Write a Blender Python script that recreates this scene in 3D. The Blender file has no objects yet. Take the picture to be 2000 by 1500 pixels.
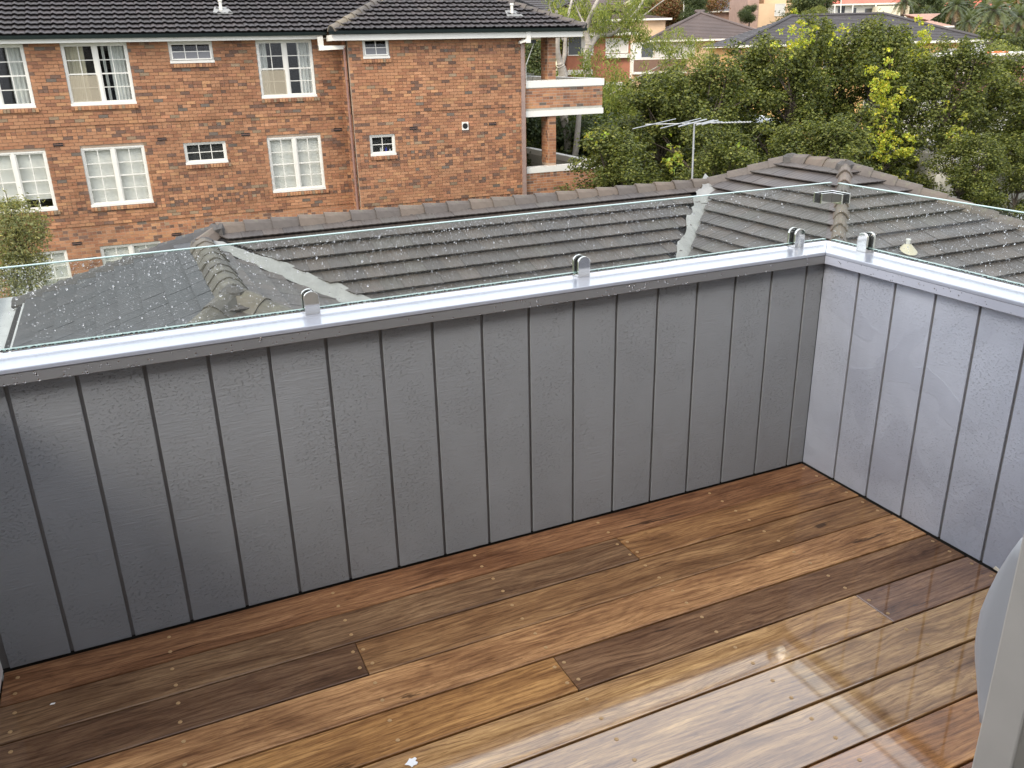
import bpy, bmesh, math, random
import numpy as np
from mathutils import Vector, Matrix, Euler

random.seed(7)
rng = np.random.default_rng(11)
C = bpy.context.scene.collection
scene = bpy.context.scene

# ------------------------------------------------------------------ camera
CAM = np.array([-2.164, -2.182, 1.453])
CROT = (math.radians(68.8933), math.radians(1.2695), math.radians(-24.6642))
FPX = 1671.0                       # focal length in pixels of the 2000 px wide photograph
cam_data = bpy.data.cameras.new('camera')
cam = bpy.data.objects.new('camera', cam_data)
C.objects.link(cam)
cam.location = CAM
cam.rotation_euler = CROT
cam_data.sensor_width = 36.0
cam_data.lens = 36.0 * FPX / 2000.0
cam_data.clip_start = 0.05
cam_data.clip_end = 3000.0
scene.camera = cam

# ------------------------------------------------------------------ world, sun, exposure
SUN_EL, SUN_AZ = math.radians(40), math.radians(240)      # azimuth clockwise from +Y
world = bpy.data.worlds.new('World')
scene.world = world
world.use_nodes = True
wn, wl = world.node_tree.nodes, world.node_tree.links
wn.clear()
w_out = wn.new('ShaderNodeOutputWorld')
w_bg = wn.new('ShaderNodeBackground')
w_sky = wn.new('ShaderNodeTexSky')
w_sky.sky_type = 'NISHITA'
w_sky.sun_disc = False
w_sky.sun_elevation = SUN_EL
w_sky.sun_rotation = SUN_AZ
w_sky.air_density = 1.0
w_sky.dust_density = 3.0
w_sky.ozone_density = 1.0
w_hsv = wn.new('ShaderNodeHueSaturation')
w_hsv.inputs['Saturation'].default_value = 0.32
w_mix = wn.new('ShaderNodeMix'); w_mix.data_type = 'RGBA'
w_mix.inputs[0].default_value = 0.72
w_mix.inputs[7].default_value = (9.3, 9.7, 10.6, 1)       # even cloud cover
wl.new(w_sky.outputs[0], w_hsv.inputs['Color'])
wl.new(w_hsv.outputs[0], w_mix.inputs[6])
wl.new(w_mix.outputs[2], w_bg.inputs[0])
w_bg.inputs[1].default_value = 0.14
wl.new(w_bg.outputs[0], w_out.inputs[0])

sun_data = bpy.data.lights.new('sun', 'SUN')
sun_data.energy = 1.5
sun_data.angle = math.radians(22)
sun_data.color = (1.0, 0.88, 0.72)
sun = bpy.data.objects.new('sun', sun_data)
C.objects.link(sun)
sd = Vector((math.sin(SUN_AZ) * math.cos(SUN_EL), math.cos(SUN_AZ) * math.cos(SUN_EL), math.sin(SUN_EL)))
sun.rotation_euler = sd.to_track_quat('Z', 'Y').to_euler()

scene.view_settings.view_transform = 'Standard'
scene.view_settings.look = 'None'
scene.view_settings.exposure = 0.95
scene.view_settings.gamma = 1.0
scene.view_settings.use_curve_mapping = False
scene.render.engine = 'CYCLES'
scene.cycles.use_denoising = True
scene.cycles.max_bounces = 8
scene.cycles.transparent_max_bounces = 24
scene.cycles.caustics_reflective = False
scene.cycles.caustics_refractive = False
scene.cycles.sample_clamp_indirect = 6.0

# ------------------------------------------------------------------ helpers
RM = np.array(Euler(CROT, 'XYZ').to_matrix())


def ray(px, py):
    return RM @ np.array([(px - 1000) / FPX, -(py - 750) / FPX, -1.0])


def at_depth(px, py, d):
    """point of the place seen at pixel (px, py), d metres along the view axis"""
    return CAM + ray(px, py) * d


def at_y(px, py, Y):
    r = ray(px, py)
    return CAM + r * ((Y - CAM[1]) / r[1])


def tag(o, label=None, cat=None, group=None, kind=None):
    if label: o['label'] = label
    if cat: o['category'] = cat
    if group: o['group'] = group
    if kind: o['kind'] = kind
    return o


def empty(name, loc=(0, 0, 0), rz=0.0, label=None, cat=None, group=None):
    o = bpy.data.objects.new(name, None)
    C.objects.link(o)
    o.location = loc
    o.rotation_euler = (0, 0, rz)
    o.empty_display_size = 0.1
    tag(o, label, cat, group)
    return o


def link(name, me, parent=None, loc=None, rot=None, mat4=None):
    o = bpy.data.objects.new(name, me)
    C.objects.link(o)
    if parent is not None:
        o.parent = parent
    if mat4 is not None:
        o.matrix_local = mat4
    else:
        if loc is not None: o.location = loc
        if rot is not None: o.rotation_euler = rot
    return o


def copy_tree(o, parent=None):
    c = o.copy()
    C.objects.link(c)
    c.parent = parent
    for ch in list(o.children):
        copy_tree(ch, c)
    return c


class MB:
    """collects boxes, prisms and faces, with a colour for every face, into one mesh"""

    def __init__(self):
        self.v, self.f, self.c, self.m = [], [], [], []

    def face(self, pts, col=(1, 1, 1), mi=0):
        n = len(self.v)
        self.v.extend([tuple(p) for p in pts])
        self.f.append(tuple(range(n, n + len(pts))))
        self.c.append(col); self.m.append(mi)

    def box(self, a, b, col=(1, 1, 1), skip='', mi=0):
        x0, y0, z0 = a; x1, y1, z1 = b
        n = len(self.v)
        self.v.extend([(x0, y0, z0), (x1, y0, z0), (x1, y1, z0), (x0, y1, z0),
                       (x0, y0, z1), (x1, y0, z1), (x1, y1, z1), (x0, y1, z1)])
        fs = {'b': (0, 3, 2, 1), 't': (4, 5, 6, 7), 's': (0, 1, 5, 4), 'e': (1, 2, 6, 5), 'n': (2, 3, 7, 6), 'w': (3, 0, 4, 7)}
        for k, q in fs.items():
            if k in skip: continue
            self.f.append(tuple(n + i for i in q)); self.c.append(col); self.m.append(mi)

    def prism(self, poly, d, col=(1, 1, 1), mi=0):
        """poly: list of 3-D points, d: extrusion vector"""
        n = len(self.v); k = len(poly)
        d = np.array(d, float)
        P = [np.array(p, float) for p in poly]
        self.v.extend([tuple(p) for p in P] + [tuple(p + d) for p in P])
        self.f.append(tuple(n + i for i in range(k))[::-1]); self.c.append(col); self.m.append(mi)
        self.f.append(tuple(n + k + i for i in range(k))); self.c.append(col); self.m.append(mi)
        for i in range(k):
            j = (i + 1) % k
            self.f.append((n + i, n + j, n + k + j, n + k + i)); self.c.append(col); self.m.append(mi)

    def tube(self, a, b, r0, r1=None, n=8, col=(1, 1, 1), caps=True, mi=0):
        if r1 is None: r1 = r0
        a, b = Vector(a), Vector(b)
        d = (b - a)
        if d.length < 1e-6: return
        q = d.to_track_quat('Z', 'Y').to_matrix()
        k = len(self.v)
        for P, r in ((a, r0), (b, r1)):
            for i in range(n):
                t = 2 * math.pi * i / n
                self.v.append(tuple(P + q @ Vector((r * math.cos(t), r * math.sin(t), 0))))
        for i in range(n):
            j = (i + 1) % n
            self.f.append((k + i, k + j, k + n + j, k + n + i)); self.c.append(col); self.m.append(mi)
        if caps:
            self.f.append(tuple(k + i for i in range(n))[::-1]); self.c.append(col); self.m.append(mi)
            self.f.append(tuple(k + n + i for i in range(n))); self.c.append(col); self.m.append(mi)

    def path(self, pts, radii, n=8, col=(1, 1, 1)):
        for i in range(len(pts) - 1):
            self.tube(pts[i], pts[i + 1], radii[i], radii[i + 1], n, col, caps=(i == 0 or i == len(pts) - 2))

    def mesh(self, name, mats, smooth=False):
        me = bpy.data.meshes.new(name)
        me.from_pydata(self.v, [], self.f)
        if not isinstance(mats, (list, tuple)): mats = [mats]
        for m in mats: me.materials.append(m)
        if len(mats) > 1:
            me.polygons.foreach_set('material_index', self.m)
        at = me.attributes.new('tint', 'FLOAT_COLOR', 'FACE')
        cc = np.ones((len(self.f), 4), np.float32)
        cc[:, :3] = np.array(self.c, np.float32).reshape(-1, 3)
        at.data.foreach_set('color', cc.ravel())
        if smooth:
            me.polygons.foreach_set('use_smooth', [True] * len(self.f))
        me.update()
        return me

    def build(self, name, mats, parent=None, loc=None, rot=None, kind=None, bevel=0.0, smooth=False):
        me = self.mesh(name, mats, smooth)
        o = link(name, me, parent, loc, rot)
        if kind: o['kind'] = kind
        if bevel:
            md = o.modifiers.new('bevel', 'BEVEL'); md.width = bevel; md.segments = 2; md.limit_method = 'ANGLE'
        return o


def np_mesh(name, verts, faces, mat, tint=None, smooth=False):
    """verts (n,3); faces (m,k) all the same size; tint (m,3)"""
    verts = np.asarray(verts, np.float32); faces = np.asarray(faces, np.int32)
    me = bpy.data.meshes.new(name)
    m, k = faces.shape
    me.vertices.add(len(verts)); me.vertices.foreach_set('co', verts.ravel())
    me.loops.add(m * k); me.loops.foreach_set('vertex_index', faces.ravel())
    me.polygons.add(m)
    me.polygons.foreach_set('loop_start', np.arange(0, m * k, k, dtype=np.int32))
    me.polygons.foreach_set('use_smooth', np.full(m, smooth, bool))
    me.materials.append(mat)
    if tint is not None:
        at = me.attributes.new('tint', 'FLOAT_COLOR', 'FACE')
        cc = np.ones((m, 4), np.float32); cc[:, :3] = tint
        at.data.foreach_set('color', cc.ravel())
    me.update(calc_edges=True)
    return me


# ------------------------------------------------------------------ material helpers
def new_mat(name):
    m = bpy.data.materials.new(name); m.use_nodes = True
    nt = m.node_tree
    b = nt.nodes['Principled BSDF']
    return m, nt, nt.nodes, nt.links, b


def rgb(c): return (c[0], c[1], c[2], 1.0)


def noise(nt, scale, detail=4, rough=0.55, vec=None, dist=0.0, w=None):
    n = nt.nodes.new('ShaderNodeTexNoise')
    n.inputs['Scale'].default_value = scale
    n.inputs['Detail'].default_value = detail
    n.inputs['Roughness'].default_value = rough
    n.inputs['Distortion'].default_value = dist
    if vec is not None: nt.links.new(vec, n.inputs['Vector'])
    return n


def coords(nt, scale=(1, 1, 1), kind='Object', rand=0.0):
    tc = nt.nodes.new('ShaderNodeTexCoord')
    mp = nt.nodes.new('ShaderNodeMapping')
    mp.inputs['Scale'].default_value = scale
    if rand:
        oi = nt.nodes.new('ShaderNodeObjectInfo')
        mu = nt.nodes.new('ShaderNodeVectorMath'); mu.operation = 'SCALE'
        cb = nt.nodes.new('ShaderNodeCombineXYZ')
        for i in range(3): nt.links.new(oi.outputs['Random'], cb.inputs[i])
        nt.links.new(cb.outputs[0], mu.inputs[0]); mu.inputs['Scale'].default_value = rand
        nt.links.new(mu.outputs[0], mp.inputs['Location'])
    nt.links.new(tc.outputs[kind], mp.inputs['Vector'])
    return mp.outputs[0]


def ramp(nt, fac, stops):
    r = nt.nodes.new('ShaderNodeValToRGB')
    cr = r.color_ramp
    while len(cr.elements) < len(stops): cr.elements.new(0.5)
    for e, (p, c) in zip(cr.elements, stops):
        e.position = p; e.color = c if len(c) == 4 else rgb(c)
    nt.links.new(fac, r.inputs[0])
    return r.outputs[0]


def mix(nt, fac, a, b, mode='MIX'):
    m = nt.nodes.new('ShaderNodeMix'); m.data_type = 'RGBA'; m.blend_type = mode
    for s, v in ((0, fac), (6, a), (7, b)):
        if hasattr(v, 'is_output'): nt.links.new(v, m.inputs[s])
        elif s == 0: m.inputs[0].default_value = v
        else: m.inputs[s].default_value = rgb(v) if len(v) == 3 else v
    return m.outputs[2]


def math_n(nt, op, a, b=0.0):
    m = nt.nodes.new('ShaderNodeMath'); m.operation = op
    for s, v in ((0, a), (1, b)):
        if hasattr(v, 'is_output'): nt.links.new(v, m.inputs[s])
        else: m.inputs[s].default_value = v
    return m.outputs[0]


def bump(nt, h, strength, dist, b, socket='Normal'):
    n = nt.nodes.new('ShaderNodeBump')
    n.inputs['Strength'].default_value = strength
    n.inputs['Distance'].default_value = dist
    nt.links.new(h, n.inputs['Height'])
    nt.links.new(n.outputs[0], b.inputs[socket])
    return n


def simple(name, col, rough=0.5, metal=0.0, var=0.12, scale=6.0, bmp=0.0, spec=0.5):
    m, nt, N, L, b = new_mat(name)
    v = coords(nt)
    n = noise(nt, scale, 5, 0.6, v)
    lo = tuple(c * (1 - var) for c in col); hi = tuple(min(1, c * (1 + var)) for c in col)
    L.new(ramp(nt, n.outputs[0], [(0.3, lo), (0.7, hi)]), b.inputs['Base Color'])
    b.inputs['Roughness'].default_value = rough
    b.inputs['Metallic'].default_value = metal
    b.inputs['Specular IOR Level'].default_value = spec
    if bmp:
        n2 = noise(nt, scale * 12, 4, 0.6, v)
        bump(nt, n2.outputs[0], bmp, 0.004, b)
    return m


def tinted(name, rough=0.75, scale=9.0, var=0.25, bmp=0.25, spec=0.4, fine=60.0, dist=0.003, blotch=None):
    """takes its colour from the face attribute 'tint', with grain on top"""
    m, nt, N, L, b = new_mat(name)
    a = N.new('ShaderNodeAttribute'); a.attribute_name = 'tint'
    v = coords(nt)
    n = noise(nt, scale, 6, 0.65, v)
    g = ramp(nt, n.outputs[0], [(0.25, (1 - var,) * 3), (0.75, (1 + var * 0.6,) * 3)])
    c = mix(nt, 1.0, a.outputs['Color'], g, 'MULTIPLY')
    if blotch:
        n3 = noise(nt, blotch[0], 5, 0.6, v)
        f = ramp(nt, n3.outputs[0], [(blotch[2], (0, 0, 0)), (blotch[3], (1, 1, 1))])
        c = mix(nt, f, c, blotch[1])
    L.new(c, b.inputs['Base Color'])
    b.inputs['Roughness'].default_value = rough
    b.inputs['Specular IOR Level'].default_value = spec
    n2 = noise(nt, fine, 4, 0.6, v)
    bump(nt, n2.outputs[0], bmp, dist, b)
    return m

# ------------------------------------------------------------------ balcony materials
def make_paint(name, col, smooth=False, patch=False):
    m, nt, N, L, b = new_mat(name)
    v = coords(nt, (1, 1, 1), 'Object')
    n = noise(nt, 3.0, 4, 0.6, v)
    L.new(ramp(nt, n.outputs[0], [(0.3, tuple(c * 0.93 for c in col)), (0.7, tuple(c * 1.06 for c in col))]), b.inputs['Base Color'])
    b.inputs['Roughness'].default_value = 0.22 if smooth else 0.68
    b.inputs['Specular IOR Level'].default_value = 0.5
    if smooth:
        b.inputs['Coat Weight'].default_value = 1.0
        b.inputs['Coat Roughness'].default_value = 0.20
        b.inputs['Coat IOR'].default_value = 1.4
        n2 = noise(nt, 14.0, 3, 0.5, v)
        bump(nt, n2.outputs[0], 0.12, 0.004, b, 'Coat Normal')
        return m
    # brushed, rough sawn ply under paint: fine horizontal hairs and small raised flecks
    tc = N.new('ShaderNodeTexCoord'); mp = N.new('ShaderNodeMapping')
    mp.inputs['Scale'].default_value = (6, 6, 150)
    L.new(tc.outputs['Object'], mp.inputs['Vector'])
    hair = noise(nt, 1.6, 5, 0.7, mp.outputs[0], 0.4)
    mp2 = N.new('ShaderNodeMapping'); mp2.inputs['Scale'].default_value = (75, 75, 150)
    L.new(tc.outputs['Object'], mp2.inputs['Vector'])
    fl = noise(nt, 1.5, 3, 0.7, mp2.outputs[0])
    flk = ramp(nt, fl.outputs[0], [(0.56, (0, 0, 0)), (0.68, (1, 1, 1))])
    area = noise(nt, 5.0, 3, 0.6, v, 0.6)
    am = ramp(nt, area.outputs[0], [(0.42, (0.08,) * 3), (0.56, (1, 1, 1))])
    flk = mix(nt, 1.0, flk, am, 'MULTIPLY')
    h = mix(nt, 0.5, hair.outputs[0], flk)
    if patch:
        e = noise(nt, 3.2, 2, 0.5, v, 1.4)
        pm = ramp(nt, e.outputs[0], [(0.52, (0, 0, 0)), (0.535, (1, 1, 1))])
        h = mix(nt, 0.16, h, pm)
        rr = ramp(nt, e.outputs[0], [(0.52, (0.44,) * 3), (0.54, (0.30,) * 3)])
        L.new(rr, b.inputs['Roughness'])
        old = b.inputs['Base Color'].links[0].from_socket
        e2 = noise(nt, 1.7, 4, 0.6, v, 0.8)
        old = mix(nt, 1.0, old, ramp(nt, e2.outputs[0], [(0.40, (0.86, 0.86, 0.87)), (0.60, (1.04, 1.04, 1.03))]), 'MULTIPLY')
        L.new(mix(nt, 1.0, old, ramp(nt, e.outputs[0], [(0.52, (1, 1, 1)), (0.54, (0.95, 0.95, 0.955))]), 'MULTIPLY'), b.inputs['Base Color'])
    bump(nt, h, 1.0, 0.0030 if patch else 0.0042, b)
    b.inputs['Coat Weight'].default_value = 0.25 if patch else 0.03
    b.inputs['Coat Roughness'].default_value = 0.25
    return m


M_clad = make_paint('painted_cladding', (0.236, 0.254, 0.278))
M_clad_lit = make_paint('painted_cladding_lit_wet', (0.385, 0.42, 0.50), patch=True)  # same paint, brighter side light put into a paler, bluer colour; patches are wet
M_groove = simple('painted_groove', (0.16, 0.16, 0.165), 0.6, var=0.1)
M_cap = make_paint('painted_coping', (0.30, 0.325, 0.39), smooth=True)
M_fascia = make_paint('painted_fascia', (0.168, 0.171, 0.180), smooth=True)
M_fascia.node_tree.nodes['Principled BSDF'].inputs['Coat Weight'].default_value = 0.12
M_fascia_lit = make_paint('painted_fascia_lit', (0.37, 0.395, 0.47), smooth=True)  # lit copy of the fascia paint, sky light put into its colour
M_fascia_lit.node_tree.nodes['Principled BSDF'].inputs['Coat Weight'].default_value = 0.25
M_leftw = simple('pale_wall_paint', (0.72, 0.70, 0.68), 0.5, var=0.04)
M_dark = simple('shadow_gap', (0.02, 0.018, 0.016), 0.8)


def make_deck_mat(name='wet_hardwood', coat=0.6, ior=1.5):
    m, nt, N, L, b = new_mat(name)
    oi = N.new('ShaderNodeObjectInfo')
    # slow warp so that the grain is never straight
    vw = coords(nt, (1.6, 5.0, 5.0), 'Object', 23.0)
    wn_ = noise(nt, 1.0, 3, 0.5, vw)
    v0 = coords(nt, (1.0, 1.0, 1.0), 'Object', 31.0)
    ws = N.new('ShaderNodeVectorMath'); ws.operation = 'SCALE'; ws.inputs['Scale'].default_value = 0.075
    L.new(wn_.outputs['Color'], ws.inputs[0])
    wa = N.new('ShaderNodeVectorMath'); wa.operation = 'ADD'
    L.new(v0, wa.inputs[0]); L.new(ws.outputs[0], wa.inputs[1])

    def mp_(scale):
        q = N.new('ShaderNodeMapping'); q.inputs['Scale'].default_value = scale
        L.new(wa.outputs[0], q.inputs['Vector']); return q.outputs[0]
    n1 = noise(nt, 1.5, 7, 0.66, mp_((1.6, 17.0, 17.0)), 0.6)
    n2 = noise(nt, 1.5, 6, 0.78, mp_((4.5, 110.0, 110.0)), 0.2)
    n5 = noise(nt, 1.5, 4, 0.7, mp_((12.0, 260.0, 260.0)))
    n3 = noise(nt, 1.3, 5, 0.6, mp_((2.2, 5.5, 5.5)), 1.2)
    w = N.new('ShaderNodeTexWave'); w.wave_type = 'BANDS'; w.bands_direction = 'Y'
    w.inputs['Scale'].default_value = 4.0; w.inputs['Distortion'].default_value = 14.0
    w.inputs['Detail'].default_value = 4; w.inputs['Detail Scale'].default_value = 0.7; w.inputs['Detail Roughness'].default_value = 0.6
    L.new(mp_((0.9, 4.2, 4.2)), w.inputs['Vector'])
    base = oi.outputs['Color']
    tone = ramp(nt, n1.outputs[0], [(0.27, (0.50, 0.42, 0.36)), (0.47, (0.92, 0.90, 0.88)), (0.70, (1.5, 1.6, 1.6))])
    c = mix(nt, 1.0, base, tone, 'MULTIPLY')
    fine = ramp(nt, n2.outputs[0], [(0.36, (0.52, 0.46, 0.42)), (0.50, (1.0, 1.0, 1.0)), (0.66, (1.36, 1.42, 1.45))])
    c = mix(nt, 0.85, c, fine, 'MULTIPLY')
    pores = ramp(nt, n5.outputs[0], [(0.36, (0.45, 0.40, 0.36)), (0.46, (1, 1, 1))])
    c = mix(nt, 0.6, c, pores, 'MULTIPLY')
    rings = ramp(nt, w.outputs[0], [(0.0, (0.62, 0.55, 0.50)), (0.22, (1.0, 1.0, 1.0)), (1.0, (1.15, 1.16, 1.15))])
    c = mix(nt, 0.55, c, rings, 'MULTIPLY')
    blot = ramp(nt, n3.outputs[0], [(0.30, (0.50, 0.45, 0.42)), (0.48, (1, 1, 1)), (0.72, (1.18, 1.22, 1.2))])
    c = mix(nt, 0.75, c, blot, 'MULTIPLY')
    n4 = noise(nt, 1.0, 5, 0.6, mp_((1.5, 13.0, 13.0)), 0.8)
    vein = ramp(nt, n4.outputs[0], [(0.300, (0.12, 0.10, 0.09)), (0.335, (1, 1, 1))])
    c = mix(nt, 0.85, c, vein, 'MULTIPLY')
    hs = N.new('ShaderNodeHueSaturation'); hs.inputs['Saturation'].default_value = 0.99; hs.inputs['Value'].default_value = 1.06
    L.new(c, hs.inputs['Color'])
    L.new(hs.outputs[0], b.inputs['Base Color'])
    b.inputs['Roughness'].default_value = 0.55
    b.inputs['Specular IOR Level'].default_value = 0.08
    bump(nt, n2.outputs[0], 0.25, 0.0012, b)
    # film of rain water on the oiled wood
    b.inputs['Coat Weight'].default_value = coat
    b.inputs['Coat IOR'].default_value = ior
    wv = coords(nt, (6, 16, 6), 'Object', 11.0)
    nf = noise(nt, 5.0, 4, 0.6, wv)
    L.new(ramp(nt, nf.outputs[0], [(0.35, (0.001,) * 3), (0.75, (0.006,) * 3)]), b.inputs['Coat Roughness'])
    nb = noise(nt, 22.0, 5, 0.7, wv)
    bump(nt, nb.outputs[0], 0.5, 0.00003, b, 'Coat Normal')
    return m


M_deck = make_deck_mat()
M_deck_wet = make_deck_mat('flooded_hardwood', 1.0, 2.05)
M_brass = simple('brass_screw', (0.42, 0.27, 0.13), 0.45, 0.4, 0.2, 200)
M_steel, _nt, _N, _L, _b = new_mat('polished_steel')
_b.inputs['Base Color'].default_value = (0.78, 0.77, 0.74, 1); _b.inputs['Metallic'].default_value = 1.0
_b.inputs['Roughness'].default_value = 0.10
M_rubber = simple('black_gasket', (0.015, 0.015, 0.015), 0.6)


def make_glass(name, tint=(0.92, 0.94, 0.925), film=0.009, refl=0.03):
    m, nt, N, L, b = new_mat(name)
    N.remove(b)
    out = N['Material Output']
    tr = N.new('ShaderNodeBsdfTransparent'); tr.inputs[0].default_value = rgb(tint)
    gl = N.new('ShaderNodeBsdfGlossy'); gl.inputs['Roughness'].default_value = 0.02
    df = N.new('ShaderNodeBsdfDiffuse'); df.inputs[0].default_value = (0.75, 0.78, 0.76, 1)
    lw_ = N.new('ShaderNodeLayerWeight'); lw_.inputs['Blend'].default_value = 0.5
    pw_ = math_n(nt, 'POWER', lw_.outputs['Facing'], 5.0)
    fac_ = math_n(nt, 'ADD', math_n(nt, 'MULTIPLY', pw_, 0.92), refl)
    m1 = N.new('ShaderNodeMixShader'); m2 = N.new('ShaderNodeMixShader')
    L.new(fac_, m1.inputs[0]); L.new(tr.outputs[0], m1.inputs[1]); L.new(gl.outputs[0], m1.inputs[2])
    if film:
        v = coords(nt)
        n = noise(nt, 90, 5, 0.7, v)
        f = ramp(nt, n.outputs[0], [(0.35, (film * 0.4,) * 3), (0.75, (film * 2.2,) * 3)])
        L.new(f, m2.inputs[0])
    else:
        m2.inputs[0].default_value = 0.0
    L.new(m1.outputs[0], m2.inputs[1]); L.new(df.outputs[0], m2.inputs[2])
    L.new(m2.outputs[0], out.inputs[0])
    return m


M_glass = make_glass('balustrade_glass')
M_pane = make_glass('window_glass', (0.92, 0.93, 0.92), 0.0, 0.02)
M_edge, _nt, _N, _L, _b = new_mat('polished_glass_edge')
_b.inputs['Base Color'].default_value = (0.30, 0.46, 0.42, 1); _b.inputs['Roughness'].default_value = 0.12
_b.inputs['Transmission Weight'].default_value = 0.25
M_water, _nt, _N, _L, _b = new_mat('water')
_b.inputs['Base Color'].default_value = (1, 1, 1, 1); _b.inputs['Roughness'].default_value = 0.0
_b.inputs['IOR'].default_value = 1.33; _b.inputs['Transmission Weight'].default_value = 1.0

# ------------------------------------------------------------------ balcony floor
GAP0, PITCH, BW = 0.145, 0.1415, 0.1370
XL, XR = -2.6352, -0.005
JOISTS = [-0.452, -0.902, -1.343, -1.79, -2.24]
deck = tag(empty('deck', (0, 0, 0)), kind='structure')
rows = [
    ([], [(0.185, 0.088, 0.042)]),
    ([-0.897], [(0.150, 0.085, 0.045), (0.215, 0.108, 0.045)]),
    ([-1.790], [(0.118, 0.064, 0.035), (0.200, 0.105, 0.046)]),
    ([], [(0.30, 0.155, 0.068)]),
    ([-1.343], [(0.30, 0.150, 0.052), (0.155, 0.082, 0.042)]),
    ([-0.454], [(0.38, 0.215, 0.090), (0.18, 0.092, 0.048)]),
    ([-2.24], [(0.2, 0.11, 0.05), (0.34, 0.200, 0.085)]),
    ([], [(0.31, 0.180, 0.080)]),
    ([-1.343], [(0.25, 0.14, 0.08), (0.33, 0.155, 0.055)]),
    ([-0.902], [(0.33, 0.18, 0.08), (0.22, 0.10, 0.05)]),
    ([-1.79], [(0.2, 0.1, 0.05), (0.3, 0.16, 0.07)]),
    ([], [(0.26, 0.14, 0.06)]),
]
screw_mb = MB(); screw_mb.tube((0, 0, 0), (0, 0, 0.0014), 0.0056, 0.0048, 10)
screw_me = screw_mb.mesh('screw', M_brass)
for r, (joints, cols) in enumerate(rows):
    g_ = 0.0022 if r < 4 else 0.0031
    yt = -0.004 if r == 0 else -(GAP0 + PITCH * (r - 1)) - g_
    yb = -(GAP0 + PITCH * r) + g_
    xs = sorted([XL] + [j for j in joints] + [XR])
    for k in range(len(xs) - 1):
        a = xs[k] + (0.0006 if k else 0); c_ = xs[k + 1] - (0.0006 if k < len(xs) - 2 else 0)
        ym = (yt + yb) / 2
        mb = MB(); mb.box((a - (a + c_) / 2, yb - ym, -0.02), (c_ - (a + c_) / 2, yt - ym, 0))
        cup = 0.0006 * rng.standard_normal()
        o = mb.build('deck_board', M_deck_wet if r >= 5 else M_deck, deck, ((a + c_) / 2, ym, cup), bevel=0.0028)
        o.color = (*cols[k], 1)
        for jx in JOISTS + [-2.60, -0.03]:
            hits = []
            if abs(jx - xs[k]) < 0.02 and k > 0: hits = [xs[k] + 0.016]
            elif abs(jx - xs[k + 1]) < 0.02 and k < len(xs) - 2: hits = [xs[k + 1] - 0.016]
            elif xs[k] < jx < xs[k + 1]: hits = [jx]
            for hx in hits:
                for sy in (-0.034, 0.034):
                    link('screw', screw_me, o, (hx - (a + c_) / 2 + 0.002 * rng.standard_normal(), sy + 0.0015 * rng.standard_normal(), -0.0004))
under = MB()
for jx in JOISTS + [-2.6, -0.03]: under.box((jx - 0.022, -1.95, -0.11), (jx + 0.022, -0.004, -0.0215))
under.build('joist', M_dark, deck, kind='stuff')
um = MB(); um.box((-2.75, -2.6, -0.32), (0.1, 0.1, -0.14)); um.build('subfloor', M_dark, deck)

# ------------------------------------------------------------------ balcony walls
H0, H1 = 0.767, 0.807


def parapet(name, label, axis, grooves, lo, hi, mat_c, inner, outer, wmat):
    """axis 'x': wall along x facing -y at y=0; axis 'y': wall along y facing the balcony at coordinate inner"""
    root = empty(name, (0, 0, 0), 0, label, 'wall', 'cladded parapet walls round the balcony')
    sgn = 1 if outer > inner else -1

    def P(a0, a1, d0, d1, z0, z1, mb, **k):
        d0, d1 = inner + sgn * d0, inner + sgn * d1
        if d0 > d1: d0, d1 = d1, d0
        if axis == 'x': mb.box((a0, d0, z0), (a1, d1, z1), **k)
        else: mb.box((d0, a0, z0), (d1, a1, z1), **k)
    core = MB(); P(lo, hi, 0.0072, 0.098, 0.004, H0, core); core.build('core', M_groove, root)
    core = MB(); P(lo, hi, 0.0075, 0.098, -0.12, 0.0035, core); core.build('base_plate', M_dark, root)
    gs = [lo] + sorted(grooves) + [hi]
    for i in range(len(gs) - 1):
        a0 = gs[i] + (0.0045 if i else 0.0); a1 = gs[i + 1] - (0.0045 if i < len(gs) - 2 else 0.0)
        if a1 - a0 < 0.02: continue
        mb = MB(); P(a0, a1, 0.0, 0.0068, 0.004, H0 + 0.02, mb)
        mb.build('cladding_board', mat_c, root, bevel=0.0012)
    return root, P


fr_gr = [-0.075 - 0.15 * i for i in range(18)]
fw, P = parapet('balcony_wall', 'long dark grey grooved balcony wall straight ahead, below the glass', 'x', fr_gr, -2.64, -0.0, M_clad, 0.0, 0.1, None)
rt_gr = [-0.157 - 0.15 * i for i in range(12)]
rw, P2 = parapet('balcony_wall', 'grooved balcony wall on the right, its brighter light painted in as paler blue-grey, wet and patchy', 'y', rt_gr, -1.95, -0.0015, M_clad_lit, 0.0, 0.1, None)
lw, P3 = parapet('balcony_wall', 'pale grey balcony wall, only a sliver at the bottom left corner', 'y', [-0.15 - 0.15 * i for i in range(12)], -1.95, -0.002, M_leftw, -2.636, -2.76, None)
# copings mitred at the corners, with their fascias
def coping(root, poly, fas):
    mb = MB(); mb.prism([(x, y, H1 - 0.012) for x, y in poly], (0, 0, 0.012)); mb.build('coping', M_cap, root, bevel=0.0025)
    fm = MB(); fm.prism([(x, y, H0) for x, y in fas], (0, 0, H1 - 0.0122 - H0)); fm.build('fascia', M_fascia_lit if root is rw else M_fascia, root, bevel=0.0015)


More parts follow.
